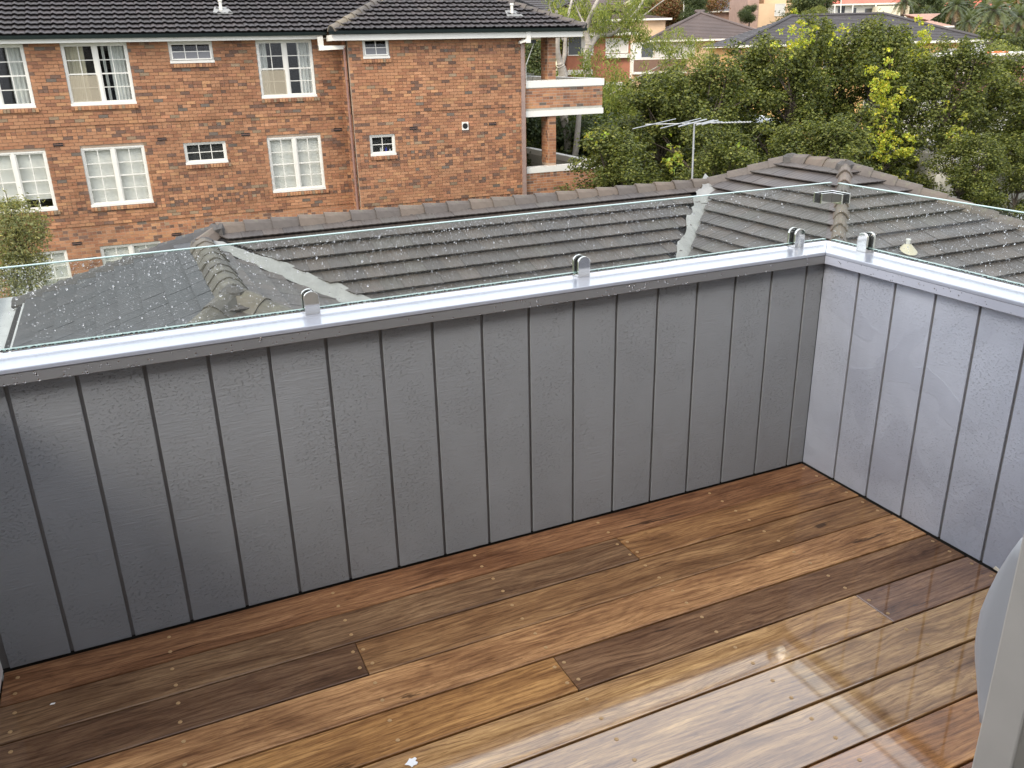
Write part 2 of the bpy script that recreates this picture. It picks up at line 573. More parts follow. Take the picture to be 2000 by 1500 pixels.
coping(fw, [(-2.8, -0.03), (-0.03, -0.03), (0.112, 0.112), (-2.8, 0.112)], [(-2.8, -0.028), (-0.028, -0.028), (0.110, 0.110), (-2.8, 0.110)])
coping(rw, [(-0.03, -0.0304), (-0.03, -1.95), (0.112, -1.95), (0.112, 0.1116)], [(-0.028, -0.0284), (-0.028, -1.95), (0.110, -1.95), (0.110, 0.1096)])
coping(lw, [(-2.78, -0.031), (-2.78, -1.95), (-2.612, -1.95), (-2.612, -0.031)], [(-2.778, -0.0315), (-2.778, -1.95), (-2.614, -1.95), (-2.614, -0.0315)])
ext = MB(); ext.box((-2.8, 0.0985, -6.5), (0.1085, 0.105, H0)); ext.box((0.1, -2.6, -6.5), (0.105, 0.098, H0)); ext.build('outer_cladding', M_clad, fw)
chip = MB()
chip.prism([(-0.004, -0.80, 0.006), (-0.004, -0.845, 0.004), (-0.004, -0.842, 0.013), (-0.004, -0.822, 0.012), (-0.004, -0.805, 0.017)], (0.003, 0, 0))
chip.build('chipped_edge', simple('bare_chip', (0.7, 0.66, 0.55), 0.7), rw)

# ------------------------------------------------------------------ glass balustrade
GZ0, GZ1 = 0.818, 1.0155


def glass_panel(a, b, along, label):
    root_mb = MB()
    if along == 'x': root_mb.box((a, 0.086, GZ0), (b, 0.097, GZ1), mi=0)
    else: root_mb.box((0.086, a, GZ0), (0.097, b, GZ1), mi=0)
    # faces order b t s e n w ; the two big faces are glass, the rest polished edge
    idx = [1, 1, 0, 0, 0, 0]
    root_mb.m = idx
    o = root_mb.build('balustrade_glass', [M_glass, M_edge])
    tag(o, label, 'glass panel', 'clear glass balustrade panels on the parapet')
    eb = MB(); e0, e1 = 0.0856, 0.0974
    for z0, z1 in ((GZ0 - 0.0006, GZ0 + 0.0030), (GZ1 - 0.0016, GZ1 + 0.0004)):
        if along == 'x': eb.box((a, e0, z0), (b, e1, z1))
        else: eb.box((e0, a, z0), (e1, b, z1))
    eb.build('teal_edge_strip', M_edge, o)  # teal strips added, their colour standing in for reflection inside the glass
    return o


glass_panel(-2.86, 0.080, 'x', 'long rain-spotted glass panel on the front balcony wall')
glass_panel(-1.93, 0.066, 'y', 'rain-spotted glass panel on the right balcony wall')


def clamp_mesh():
    def plate(y0, y1):
        pts = []
        w, h = 0.0205, 0.0460
        pts.append((-w, y0, 0)); pts.append((w, y0, 0))
        for i in range(13):
            t = math.pi * i / 12
            pts.append((w * math.cos(t), y0, h - 0.0 + w * math.sin(t) * 0.86))
        return pts, (0, y1 - y0, 0)
    mb = MB()
    for y0, y1 in ((-0.020, -0.0115), (0.0115, 0.020)):
        p_, d_ = plate(y0, y1); mb.prism(p_, d_)
    mb.box((-0.0202, -0.0113, 0), (0.0202, 0.0113, 0.0085))
    rb = MB()
    for y0, y1 in ((-0.0112, -0.0058), (0.0058, 0.0112)):
        p_, d_ = plate(y0, y1); rb.prism([(x * 0.93, y, z * 0.97 + 0.009 * (z < 0.001)) for x, y, z in p_], d_)
    return mb, rb


cmb, crb = clamp_mesh()
clamp_me = cmb.mesh('clamp', M_steel); rub_me = crb.mesh('gasket', M_rubber)
clamps = [(-1.737, 0, 'round-topped steel glass clamp furthest left on the front wall'),
          (-0.900, 0, 'round-topped steel glass clamp in the middle of the front wall'),
          (-0.052, 0, 'round-topped steel glass clamp on the front wall beside the corner'),
          (-0.084, 1, 'round-topped steel glass clamp on the right wall beside the corner')]
for a, side, lab in clamps:
    o = link('glass_clamp', clamp_me, None, (a, 0.0915, H1) if not side else (0.0915, a, H1), (0, 0, 0 if not side else math.pi / 2))
    md = o.modifiers.new('bevel', 'BEVEL'); md.width = 0.0012; md.segments = 2; md.limit_method = 'ANGLE'
    tag(o, lab, 'glass clamp', 'steel clamps holding the glass')
    link('gasket', rub_me, o)
br = MB()
br.prism([(0.027, 0.072, 0), (0.083, 0.072, 0), (0.0725, 0.080, 0), (0.027, 0.080, 0)], (0, 0, 0.034))
br.prism([(0.072, 0.026, 0), (0.080, 0.026, 0), (0.080, 0.0725, 0), (0.0835, 0.0725, 0), (0.072, 0.0715, 0)], (0, 0, 0.034))
br.prism([(0.027, 0.103, 0), (0.103, 0.103, 0), (0.103, 0.026, 0), (0.111, 0.026, 0), (0.111, 0.111, 0), (0.027, 0.111, 0)], (0, 0, 0.034))
bo = br.build('corner_bracket', M_steel, None, (0, 0, 0.949), bevel=0.001)
tag(bo, 'small polished steel bracket joining the two glass panels at the corner', 'bracket')
bg = MB(); bg.box((0.024, 0.0795, 0.002), (0.0345, 0.1035, 0.032)); bg.box((0.0795, 0.0235, 0.002), (0.1035, 0.0335, 0.032))
bg.build('gasket', M_rubber, bo)

# water: droplets on the glass, beads on its lower edge and on the painted fascia
def droplets(name, specs, label):
    """specs: list of (centre, normal, radius, stretch) ; domed beads joined into one mesh"""
    V, F = [], []
    n = 7
    for c, nrm, r, st in specs:
        nrm = Vector(nrm); c = Vector(c)
        up = Vector((0, 0, 1)); s = up.cross(nrm).normalized(); up = nrm.cross(s)
        k = len(V)
        hgt = r * 0.62
        V.append(tuple(c + nrm * hgt))
        for q, hh in ((0.62, 0.78), (0.95, 0.30), (1.0, -0.02)):
            for i in range(n):
                t = 2 * math.pi * i / n
                dz = math.sin(t) * r * q * (st if math.sin(t) > 0 else 1.0)
                V.append(tuple(c + s * (math.cos(t) * r * q) + up * dz + nrm * hgt * hh))
        for i in range(n):
            j = (i + 1) % n
            F.append((k, k + 1 + i, k + 1 + j, k + 1 + j))
            for q in range(2):
                A = k + 1 + q * n; B = A + n
                F.append((A + i, B + i, B + j, A + j))
        V.append(tuple(c - nrm * 0.0)); e = len(V) - 1
        for i in range(n):
            j = (i + 1) % n
            A = k + 1 + 2 * n
            F.append((A + i, e, e, A + j))
    me = bpy.data.meshes.new(name)
    me.from_pydata(V, [], [tuple(dict.fromkeys(f)) for f in F])
    me.materials.append(M_water)
    me.polygons.foreach_set('use_smooth', [True] * len(me.polygons))
    o = link(name, me)
    tag(o, label, 'droplets', None, 'stuff')
    return o


sp = []
for _ in range(6800):
    x = rng.uniform(-2.7, 0.075); z = rng.uniform(GZ0 + 0.004, GZ1 - 0.003)
    if rng.random() < 0.35: z = GZ1 - 0.003 - abs(rng.normal(0, 0.035))
    z = max(z, GZ0 + 0.004)
    r = min(0.0026, 0.0004 + rng.exponential(0.00034)); sp.append(((x, 0.0858, z), (0, -1, 0), r, rng.uniform(1, 1.3)))
for _ in range(2700):
    y = rng.uniform(-1.2, 0.06); z = rng.uniform(GZ0 + 0.004, GZ1 - 0.003)
    r = min(0.0026, 0.0005 + rng.exponential(0.00038)); sp.append(((0.0858, y, z), (-1, 0, 0), r, rng.uniform(1, 1.3)))
droplets('rain_drops', sp, 'rain drops beaded all over the glass panels')
sp = []
x = -2.7
while x < 0.07:
    r = rng.uniform(0.0022, 0.0044); sp.append(((x, 0.0858, GZ0 + 0.0005), (0, -1, 0), r, 0.9)); x += r * rng.uniform(1.7, 3.2)
y = 0.06
while y > -1.2:
    r = rng.uniform(0.0022, 0.0044); sp.append(((0.0858, y, GZ0 + 0.0005), (-1, 0, 0), r, 0.9)); y -= r * rng.uniform(1.7, 3.2)
droplets('hanging_drops', sp, 'water drops hanging along the lower edge of the glass')
sp = []
for _ in range(230):
    x = rng.uniform(-2.6, -0.05); z = rng.uniform(H0 + 0.003, H1 - 0.014)
    if rng.random() < 0.3: z = H0 + 0.003
    if math.sin(x * 5.0) + rng.normal(0, .6) < -0.4: continue
    r = rng.uniform(0.0011, 0.0028); sp.append(((x, -0.0281, z), (0, -1, 0), r, rng.uniform(1.2, 2.0)))
for _ in range(40):
    y = rng.uniform(-0.9, -0.06); z = rng.uniform(H0 + 0.003, H1 - 0.014)
    r = rng.uniform(0.001, 0.0024); sp.append(((-0.0281, y, z), (-1, 0, 0), r, rng.uniform(1.1, 1.6)))
droplets('fascia_drops', sp, 'water drops running down the painted edge under the coping')

# flakes lying on the boards
fl = MB()
pts = []
for i in range(14):
    t = 2 * math.pi * i / 14; r = 0.0125 * (1.0 + 0.25 * math.sin(5 * t + 0.6) + 0.12 * math.sin(3 * t))
    pts.append((r * math.cos(t), r * math.sin(t) * 0.9, 0.0))
fl.prism(pts, (0, 0, 0.0012))
o = fl.build('paint_flake', simple('white_flake', (0.8, 0.8, 0.8), 0.6, var=0.04), None, (-1.785, -0.751, 0.0012), (0.03, -0.02, 0.4))
tag(o, 'star-shaped white paint flake lying on the deck near the bottom edge', 'paint flake')
fl = MB(); fl.prism([(-0.006, -0.002, 0), (0.004, -0.003, 0), (0.006, 0.001, 0), (-0.003, 0.003, 0)], (0, 0, 0.001))
o = fl.build('paint_flake', bpy.data.materials['white_flake'], None, (-2.516, -0.19, 0.0012))
tag(o, 'tiny white paint flake lying on the second deck board at far left', 'paint flake')

# ------------------------------------------------------------------ the house the balcony belongs to, and its door
M_render = simple('house_render', (0.60, 0.57, 0.52), 0.85, var=0.08, scale=3, bmp=0.2)
M_alu = simple('grey_aluminium', (0.42, 0.395, 0.355), 0.38, var=0.05, scale=12, spec=0.5)
M_handle = simple('grey_handle', (0.32, 0.325, 0.335), 0.33, var=0.03)
hw = empty('house_wall', (0, 0, 0), 0, 'rendered house wall behind the viewer with the doorway to the balcony', 'wall')
mb = MB()
mb.box((-7.5, -2.10, -7), (-3.15, -1.95, 2.6)); mb.box((-1.36, -2.10, -7), (3.5, -1.95, 2.6))
mb.box((-3.15, -2.10, 2.1), (-1.36, -1.95, 2.6)); mb.box((-3.15, -2.10, -7), (-1.36, -1.95, -0.33))
mb.build('wall', M_render, hw)
mb = MB(); mb.prism([(-7.8, -1.70, 2.50), (-7.8, -2.1, 2.58), (-7.8, -2.1, 2.68), (-7.8, -1.70, 2.60)], (11.6, 0, 0)); mb.build('eave', M_render, hw)
mb = MB(); mb.box((-4.2, -4.0, -0.3), (-4.1, -2.11, 2.5)); mb.box((0.0, -4.0, -0.3), (0.1, -2.11, 2.5)); mb.box((-4.2, -4.1, -0.3), (0.1, -4.0, 2.5)); mb.box((-4.1, -4.0, 2.4), (0.0, -2.11, 2.5))
mb.box((-4.1, -4.0, -0.33), (0.0, -2.11, -0.01)); mb.build('room', simple('white_room', (0.82, 0.81, 0.78), 0.9, var=0.02), hw)
dr = empty('door', (0, 0, 0), 0, 'grey aluminium door edge with a curved pull handle at the bottom right', 'door')
mb = MB()
mb.box((-1.457, -1.79, 0.01), (-1.4205, -1.75, 2.08)); mb.box((-1.4195, -1.792, 0.01), (-1.37, -1.75, 2.08))
mb.build('stile', M_alu, dr, bevel=0.0025)
mb = MB(); mb.box((-1.36, -1.775, 0.05), (-0.65, -1.769, 2.05)); mb.build('pane', M_pane, dr)
mb = MB(); mb.box((-1.37, -1.79, 0.01), (-0.6, -1.755, 0.09)); mb.box((-1.37, -1.79, 2.0), (-0.6, -1.755, 2.08)); mb.box((-0.65, -1.792, 0.01), (-0.6, -1.75, 2.08)); mb.build('rail', M_alu, dr)
# pull handle: a curved fin standing off the outer side of the stile
prof = [(1999, 1048), (1973, 1078), (1950, 1112), (1930, 1150), (1913, 1190), (1905, 1230), (1902, 1260), (1903, 1290), (1908, 1333), (1914, 1375), (1918, 1400)]
HX = -1.445
hv = []
for px, py in prof:
    r_ = ray(px, py); q = CAM + r_ * ((HX - CAM[0]) / r_[0]); hv.append(q)
hb = MB()
n = len(hv)
sec = []
for i, q in enumerate(hv):
    base = -1.7495; d = max(0.004, q[1] - base); ring = []
    for k in range(9):
        t = math.pi * k / 8
        ring.append((HX + 0.004 - 0.013 * math.cos(t), base + d * math.sin(t) ** 0.7, q[2]))
    sec.append(ring)
for i in range(n - 1):
    for k in range(8):
        hb.face([sec[i][k], sec[i][k + 1], sec[i + 1][k + 1], sec[i + 1][k]])
hb.face(sec[0]); hb.face(sec[-1])
hme = hb.mesh('handle', M_handle)
bm = bmesh.new(); bm.from_mesh(hme); bmesh.ops.remove_doubles(bm, verts=bm.verts, dist=1e-5); bmesh.ops.recalc_face_normals(bm, faces=bm.faces); bm.to_mesh(hme); bm.free()
hme.polygons.foreach_set('use_smooth', [True] * len(hme.polygons))
link('handle', hme, dr)

# ------------------------------------------------------------------ roofs: tiles, ridge caps
def clip_poly(poly, planes):
    """poly in (a, b); planes: (na, nb, c) keep na*a + nb*b <= c"""
    for na, nb, c in planes:
        out = []
        for i in range(len(poly)):
            p, q = poly[i], poly[(i + 1) % len(poly)]
            dp = na * p[0] + nb * p[1] - c; dq = na * q[0] + nb * q[1] - c
            if dp <= 1e-9: out.append(p)
            if (dp < -1e-9 and dq > 1e-9) or (dp > 1e-9 and dq < -1e-9):
                t = dp / (dp - dq); out.append((p[0] + (q[0] - p[0]) * t, p[1] + (q[1] - p[1]) * t))
        poly = out
        if len(poly) < 3: return []
    return poly


class TileSet:
    """tiles of one roof: full tiles share meshes; the largest in view become parts, the rest one joined part"""

    def __init__(self, parent, mat, tones, prof, strips, width, gauge, h0, h1, world_of, th=0.020):
        self.th = th
        self.parent, self.mat, self.tones, self.prof = parent, mat, tones, prof
        self.k, self.w, self.g, self.h0, self.h1 = strips, width, gauge, h0, h1
        self.items, self.world_of = [], world_of
        self.shared = {}

    def geom(self, mb, polys, T, col):
        """polys: list of (poly in tile coordinates); T maps (a, b, h) -> 3-D"""
        w, g = self.w, self.g + 0.025
        for poly in polys:
            top = []
            for a, b in poly:
                f = b / g
                top.append((a, b, self.h0 + (self.h1 - self.h0) * f + self.prof(min(max(a / w, 0), 1))))
            mb.face([T(*q) for q in top][::-1], col)
            n = len(top)
            for i in range(n):
                p, q = top[i], top[(i + 1) % n]
                if abs(p[0] - q[0]) < 1e-6 and 1e-4 < p[0] < w - 0.0035: continue
                if p[1] < 1e-4 and q[1] < 1e-4: continue
                mb.face([T(*p), T(*q), T(q[0], q[1], q[2] - self.th), T(p[0], p[1], p[2] - self.th)], col)

    def add_face(self, P0, U, W, amin, amax, rows, planes, off=0.5, tones=None, seed=0, b0=0.0, rowplanes=None):
        P0, U, W = (np.array(x, float) for x in (P0, U, W))
        Nn = np.cross(W, U); Nn /= np.linalg.norm(Nn)
        if Nn[2] < 0: Nn = -Nn
        r = np.random.default_rng(seed)
        tones = tones or self.tones
        n0, n1 = int(math.floor(amin / self.w)) - 1, int(math.ceil(amax / self.w)) + 1
        for j in range(rows):
            o = (off * (j % 2)) * self.w
            for i in range(n0, n1):
                A, B = i * self.w + o, j * self.g + b0
                polys, full = [], True
                for s in range(self.k):
                    x0 = self.w * s / self.k + (0.0015 if s == 0 else 0); x1 = self.w * (s + 1) / self.k - (0.0015 if s == self.k - 1 else 0)
                    q = [(x0, 0), (x1, 0), (x1, self.g + 0.025), (x0, self.g + 0.025)]
                    pl = [(na, nb, c - na * A - nb * B) for na, nb, c in planes + (rowplanes(j, B) if rowplanes else [])]
                    cq = clip_poly(q, pl)
                    if len(cq) != 4 or any(abs(u[0] - v[0]) + abs(u[1] - v[1]) > 1e-6 for u, v in zip(cq, q)): full = False
                    if cq: polys.append(cq)
                if not polys: continue
                t = int(r.integers(len(tones)))
                lift = r.normal(0, 0.0012); tw = r.normal(0, 0.0022)
                org = P0 + U * A + W * B + Nn * lift
                c3 = P0 + U * (A + self.w / 2) + W * (B + self.g / 2)
                self.items.append((polys, full, t, org, U, W, Nn, c3, tones, id(tones)))

    def finish(self, name='tile', limit=300, vis=None):
        scored = []
        for k, it in enumerate(self.items):
            wpt = self.world_of(it[7])
            q = RM.T @ (wpt - CAM)
            if q[2] > -0.1: s = 1e9
            else:
                px, py = 1000 + FPX * q[0] / -q[2], 750 - FPX * q[1] / -q[2]
                s = -q[2]
                if not (-10 < px < 2010 and -10 < py < 1500) or (vis and not vis(px, py)): s += 1e6
                if not it[1]: s += 3.0
            scored.append((s, k))
        scored.sort()
        big = {k for s, k in scored[:limit] if s < 1e5}
        rest = MB()
        for k, (polys, full, t, org, U, W, Nn, c3, tones, tid) in enumerate(self.items):
            if k in big:
                mat4 = Matrix(((U[0], W[0], Nn[0], org[0]), (U[1], W[1], Nn[1], org[1]), (U[2], W[2], Nn[2], org[2]), (0, 0, 0, 1)))
                key = (t, tid)
                if full:
                    if key not in self.shared:
                        mb = MB(); self.geom(mb, polys, lambda a, b, h: (a, b, h), tones[t]); self.shared[key] = mb.mesh(name, self.mat)
                    me = self.shared[key]
                else:
                    mb = MB(); self.geom(mb, polys, lambda a, b, h: (a, b, h), tones[t]); me = mb.mesh(name, self.mat)
                link(name, me, self.parent, mat4=mat4)
            else:
                self.geom(rest, polys, lambda a, b, h, o_=org, U_=U, W_=W, N_=Nn: tuple(o_ + U_ * a + W_ * b + N_ * h), tones[t])
        if rest.f:
            rest.build(name + '_field', self.mat, self.parent, kind='stuff')


def cap_mesh(name, mat, col, L=0.42, wide=0.125, drop=0.085, hi=0.055, s0=0.93, s1=1.06, lip=0.022):
    mb = MB()

    def sec(x, s, dz):
        return [(x, -wide * s, -drop * s + dz), (x, -wide * 0.55 * s, hi * 0.45 * s + dz - 0.012), (x, -0.018 * s, hi * s + dz), (x, 0.018 * s, hi * s + dz),
                (x, wide * 0.55 * s, hi * 0.45 * s + dz - 0.012), (x, wide * s, -drop * s + dz)]
    A, B = sec(0, s0, -0.004), sec(L, s1, lip)
    for i in range(5): mb.face([A[i], B[i], B[i + 1], A[i + 1]][::-1], col)
    lo = [(x, y * 0.88, z - 0.022) for x, y, z in B]
    for i in range(5): mb.face([B[i], lo[i], lo[i + 1], B[i + 1]], col)
    for s in (0, 5):
        mb.face([A[s], B[s], (B[s][0], B[s][1] * 0.96, B[s][2] - 0.02), (A[s][0], A[s][1] * 0.96, A[s][2] - 0.02)], col)
    mb.face([(x, y, z) for x, y, z in lo], (0.02, 0.02, 0.02))
    return mb.mesh(name, mat)


def cap_line(parent, P, Q, meshes, L=0.40, roll=0.0, bed_mat=None, name='ridge_tile', bedw=0.13, beddrop=0.075, seed=1):
    """caps from the high end P to the low end Q"""
    P, Q = Vector(P), Vector(Q)
    d = Q - P; n = max(1, round(d.length / L)); st = d / n
    x = d.normalized(); y = Vector((0, 0, 1)).cross(x).normalized(); z = x.cross(y)
    r = random.Random(seed)
    for i in range(n):
        o = P + st * i
        m4 = Matrix(((x.x, y.x, z.x, o.x), (x.y, y.y, z.y, o.y), (x.z, y.z, z.z, o.z), (0, 0, 0, 1)))
        m4 = m4 @ Matrix.Rotation(r.gauss(0, 0.012), 4, 'Z') @ Matrix.Rotation(r.gauss(0, 0.02), 4, 'X') @ Matrix.Scale(st.length / 0.40, 4, (1, 0, 0))
        link(name, r.choice(meshes), parent, mat4=m4)
    if bed_mat:
        mb = MB()
        k = max(2, int(d.length / 0.07))
        prev = None
        for i in range(k + 1):
            c = P + d * (i / k)
            wv = bedw + 0.012 * math.sin(i * 1.3) + r.gauss(0, 0.006)
            sec_ = [c + y * wv - z * (beddrop + 0.03), c + y * 0.07 - z * (beddrop - 0.06), c - y * 0.07 - z * (beddrop - 0.06), c - y * wv - z * (beddrop + 0.03)]
            if prev:
                for s in range(3): mb.face([prev[s], sec_[s], sec_[s + 1], prev[s + 1]], (1, 1, 1))
            prev = sec_
        mb.build('mortar_bed', bed_mat, parent)


# ------------------------------------------------------------------ neighbouring tiled house below the balcony
M_tile = tinted('concrete_tile', rough=0.50, scale=3.0, var=0.28, bmp=0.35, spec=0.5, fine=120, dist=0.0015, blotch=(1.3, (0.10, 0.095, 0.085), 0.55, 0.8))
_b = M_tile.node_tree.nodes['Principled BSDF']; _b.inputs['Coat Weight'].default_value = 0.03; _b.inputs['Coat Roughness'].default_value = 0.35; _b.inputs['Coat IOR'].default_value = 1.4
M_capt = tinted('ridge_cap_concrete', rough=0.62, scale=5.0, var=0.3, bmp=0.4, fine=90, blotch=(7.0, (0.13, 0.12, 0.085), 0.58, 0.75))
M_bed = simple('dark_mortar', (0.042, 0.038, 0.035), 0.85, var=0.3, scale=20, bmp=0.5)
M_flash = simple('weathered_lead', (0.24, 0.24, 0.225), 0.5, 0.25, var=0.16, scale=5, bmp=0.35)
M_wallrender = simple('pale_render', (0.55, 0.52, 0.46), 0.9, var=0.08)

T = 0.4663
CT, ST = math.cos(math.radians(25)), math.sin(math.radians(25))
A = np.array([-0.91, 11.0, -0.87]); B = np.array([7.86, 11.0, -0.88])
A1 = A + np.array([-0.25, -0.25, -0.25 * T]); A2 = A1 + np.array([0, -3.15, 0])
B1 = B + np.array([1, -1, T]); B2 = B1 + np.array([0, -1.3, 0])
nh = empty('tiled_house', (0, 0, 0), 0, 'neighbouring house with a brown-grey concrete tiled hip roof right below the balcony', 'house')
TB = [(0.068, 0.055, 0.046), (0.060, 0.049, 0.042), (0.075, 0.060, 0.050), (0.063, 0.053, 0.047), (0.068, 0.059, 0.050), (0.056, 0.047, 0.042)]
TS = [(0.032, 0.033, 0.034), (0.028, 0.029, 0.030), (0.036, 0.036, 0.037), (0.031, 0.031, 0.032)]  # west face of the same roof, grey of reflected sky put into tile colour


def prof_flat(x):
    return 0.0032 * math.sin(x * 3 * 2 * math.pi)


ts = TileSet(nh, M_tile, TB, prof_flat, 9, 0.30, 0.318, 0.000, 0.054, lambda c: c)
r2 = 1 / math.sqrt(2)
ux, uy = np.array([1., 0, 0]), np.array([0, 1., 0])
hipc = CT          # run per unit slope length
# F1: main south face. a = x - A.x ; b = slope length below the ridge. horizontal run = b*CT
# left valley: x >= A1.x + (A1.y - y)  -> a + 0.25 >= run - 0.25 ; right valley: x <= B.x - run
ts.add_face(A, ux, np.array([0, -CT, -ST]), -2, 10.5, 18, [(-1, CT, 0.50 - 0.34), (0, -1, -0.07)], seed=1, b0=-0.05,
            rowplanes=lambda j, Bb: [(1, 0, (B[0] - A[0]) - CT * (Bb + 0.36) - 0.04)])
# W1: west face down to the box gutter; courses along Y
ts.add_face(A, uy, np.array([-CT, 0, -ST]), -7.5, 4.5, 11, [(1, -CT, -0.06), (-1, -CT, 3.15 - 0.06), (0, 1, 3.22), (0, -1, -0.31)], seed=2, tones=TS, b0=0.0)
# E2: east face of the short wing towards us
ts.add_face(A2, uy, np.array([CT, 0, -ST]), -6, 4, 14, [(1, CT, 3.15 - 0.16), (-1, -CT, -0.06), (0, -1, -0.06)], seed=3, tones=TB, b0=-0.02)
# S2: south end of that wing
ts.add_face(A2, ux, np.array([0, -CT, -ST]), -6, 6, 14, [(1, -CT, -0.06), (-1, -CT, -0.06)], seed=4, tones=TB)
# W2: west face of the right wing, courses along Y
ts.add_face(B1, uy, np.array([-CT, 0, -ST]), -8, 3, 22, [(-1, -CT, 1.3 - 0.08), (1, -CT, -0.08), (1, CT, 2.0 - 0.14), (0, -1, -0.07)], seed=5, b0=-0.06)
# S1: south face of the right wing
ts.add_face(B2, ux, np.array([0, -CT, -ST]), -9, 10, 24, [(1, -CT, -0.08), (-1, -CT, -0.08)], seed=6, b0=-0.10)


def vis_cap(px, py):
    lim = 683 - 0.1311 * px if px < 1617 else 471 + 0.232 * (px - 1617)
    return py < lim + 6


ts.finish('tile', 300, vis_cap)
# solid roof body just under the tiles, and walls below the eaves
mb = MB()
dz = -0.012
def V3(p, z=0): return (p[0], p[1], p[2] + z + dz)
k1 = 5.2
mb.face([V3(A), V3(A1), V3(A1 + np.array([k1, -k1, -k1 * T])), V3(B + np.array([-0.9 * 4, -4 * 0.9, -3.6 * T])), V3(B)])
mb.face([V3(A), V3(A + np.array([-3.1, 3.1, -3.1 * T])), V3(A + np.array([-3.1, -6.9, -3.1 * T])), V3(A2), V3(A1)])
mb.face([V3(A1), V3(A2), V3(A2 + np.array([4.5, -4.5, -4.5 * T])), V3(A1 + np.array([k1, -k1, -k1 * T]))])
mb.face([V3(A2), V3(A2 + np.array([-3.6, -3.6, -3.6 * T])), V3(A2 + np.array([4.5, -4.5, -4.5 * T]))])
mb.face([V3(B), V3(B1), V3(B2), V3(B2 + np.array([-6, -6, -6 * T])), V3(B + np.array([-5, -5, -5 * T]))])
mb.face([V3(B2), V3(B2 + np.array([-6, -6, -6 * T])), V3(B2 + np.array([7, -7, -7 * T]))])
mb.face([V3(B1), V3(B1 + np.array([7, 7, -7 * T])), V3(B2 + np.array([7, -7, -7 * T])), V3(B2)])
mb.face([V3(A), V3(B), V3(B + np.array([-3, 3, -3 * T])), V3(A + np.array([-3.1, 3.1, -3.1 * T]))])
mb.face([V3(B), V3(B1), V3(B1 + np.array([7, 7, -7 * T])), V3(B + np.array([-3, 3, -3 * T]))])
mb.build('roof', simple('under_tile_shade', (0.010, 0.009, 0.009), 0.95), nh)  # near-black body: shade in the gaps under the tiles put into its colour
mb = MB(); mb.box((-3.7, 2.2, -7), (14, 13.2, -2.9 - 0.9)); mb.build('wall', M_wallrender, nh)
caps = [cap_mesh('ridge_tile', M_capt, c) for c in ((0.112, 0.092, 0.074), (0.098, 0.082, 0.070), (0.125, 0.098, 0.076), (0.090, 0.076, 0.066))]
capw = [cap_mesh('ridge_tile', M_capt, c, wide=0.20, drop=0.10, s0=0.98, s1=1.02, lip=0.012) for c in ((0.085, 0.078, 0.062), (0.072, 0.066, 0.056), (0.10, 0.088, 0.068))]
capd = [cap_mesh('ridge_tile', M_capt, c) for c in ((0.042, 0.042, 0.043), (0.052, 0.049, 0.047))]
zc = np.array([0, 0, 0.045])
cap_line(nh, B + zc, A + zc, caps, bed_mat=M_bed, seed=2)
cap_line(nh, A + zc, A + zc + np.array([-0.3, -0.3, -0.3 * T]), caps, L=0.42, seed=3)
cap_line(nh, A + zc, A + zc + np.array([-3.1, 3.1, -3.1 * T]), capd, bed_mat=M_bed, seed=4)
cap_line(nh, A1 + zc, A2 + zc, capw, bed_mat=M_bed, L=0.42, seed=5)
cap_line(nh, A2 + zc, A2 + zc + np.array([-3.2, -3.2, -3.2 * T]), capw, bed_mat=M_bed, seed=6)
cap_line(nh, A2 + zc, A2 + zc + np.array([4, -4, -4 * T]), capw, bed_mat=M_bed, seed=7)
cap_line(nh, B1 + zc, B + zc, caps, bed_mat=M_bed, seed=8)
cap_line(nh, B1 + zc, B2 + zc, caps, bed_mat=M_bed, seed=9, L=0.38)
cap_line(nh, B2 + zc, B2 + zc + np.array([-5.5, -5.5, -5.5 * T]), caps, bed_mat=M_bed, seed=10, L=0.36)
cap_line(nh, B2 + zc, B2 + zc + np.array([6, -6, -6 * T]), caps, bed_mat=M_bed, seed=11)
# wrinkled mortar lumps where ridges meet
def lump(parent, c, r, col=(0.06, 0.055, 0.05)):
    mb = MB(); n = 10
    rr = random.Random(int(c[0] * 100))
    rings = []
    for q, h in ((1.0, -0.12), (0.86, 0.0), (0.45, 0.05), (0.0, 0.062)):
        rings.append([(c[0] + r * q * math.cos(6.283 * i / n) * (1 + rr.gauss(0, 0.1)), c[1] + r * q * math.sin(6.283 * i / n) * (1 + rr.gauss(0, 0.1)), c[2] + h + rr.gauss(0, 0.006)) for i in range(n)])
    for a, b in zip(rings[:-1], rings[1:]):
        for i in range(n):
            j = (i + 1) % n; mb.face([a[i], a[j], b[j], b[i]], col)
    mb.build('mortar_lump', M_capt, parent)
for c in (A, B1, B2, A2, A1): lump(nh, c + np.array([0, 0, 0.05]), 0.17)


# valley flashing: creased metal running down between two faces, edges ragged where tiles were cut
def valley(parent, P, d_, dl, dr_, wl, wr, n, seed, z=0.055, steps=None):
    P, d_, dl, dr_ = (np.array(q, float) for q in (P, d_, dl, dr_))
    r = np.random.default_rng(seed)
    mb = MB(); prev = None
    for i in range(n + 1):
        c = P + d_ * i / n
        a = wl(i / n) * (1 + 0.10 * math.sin(i * 0.9) + 0.06 * r.standard_normal()); b = wr(i / n) * (1 + 0.08 * math.sin(i * 0.7) + 0.05 * r.standard_normal())
        row = [c + dl * a + np.array([0, 0, z + 0.004]), c + dl * a * 0.5 + np.array([0, 0, z * 0.8 + r.normal(0, .004)]), c + np.array([0, 0, 0.01]), c + dr_ * b * 0.5 + np.array([0, 0, z * 0.8 + r.normal(0, .004)]), c + dr_ * b + np.array([0, 0, z + 0.004])]
        if prev:
            for s in range(4): mb.face([prev[s], prev[s + 1], row[s + 1], row[s]])
        prev = row
    o = mb.build('valley_flashing', M_flash, parent, smooth=False)
    return o
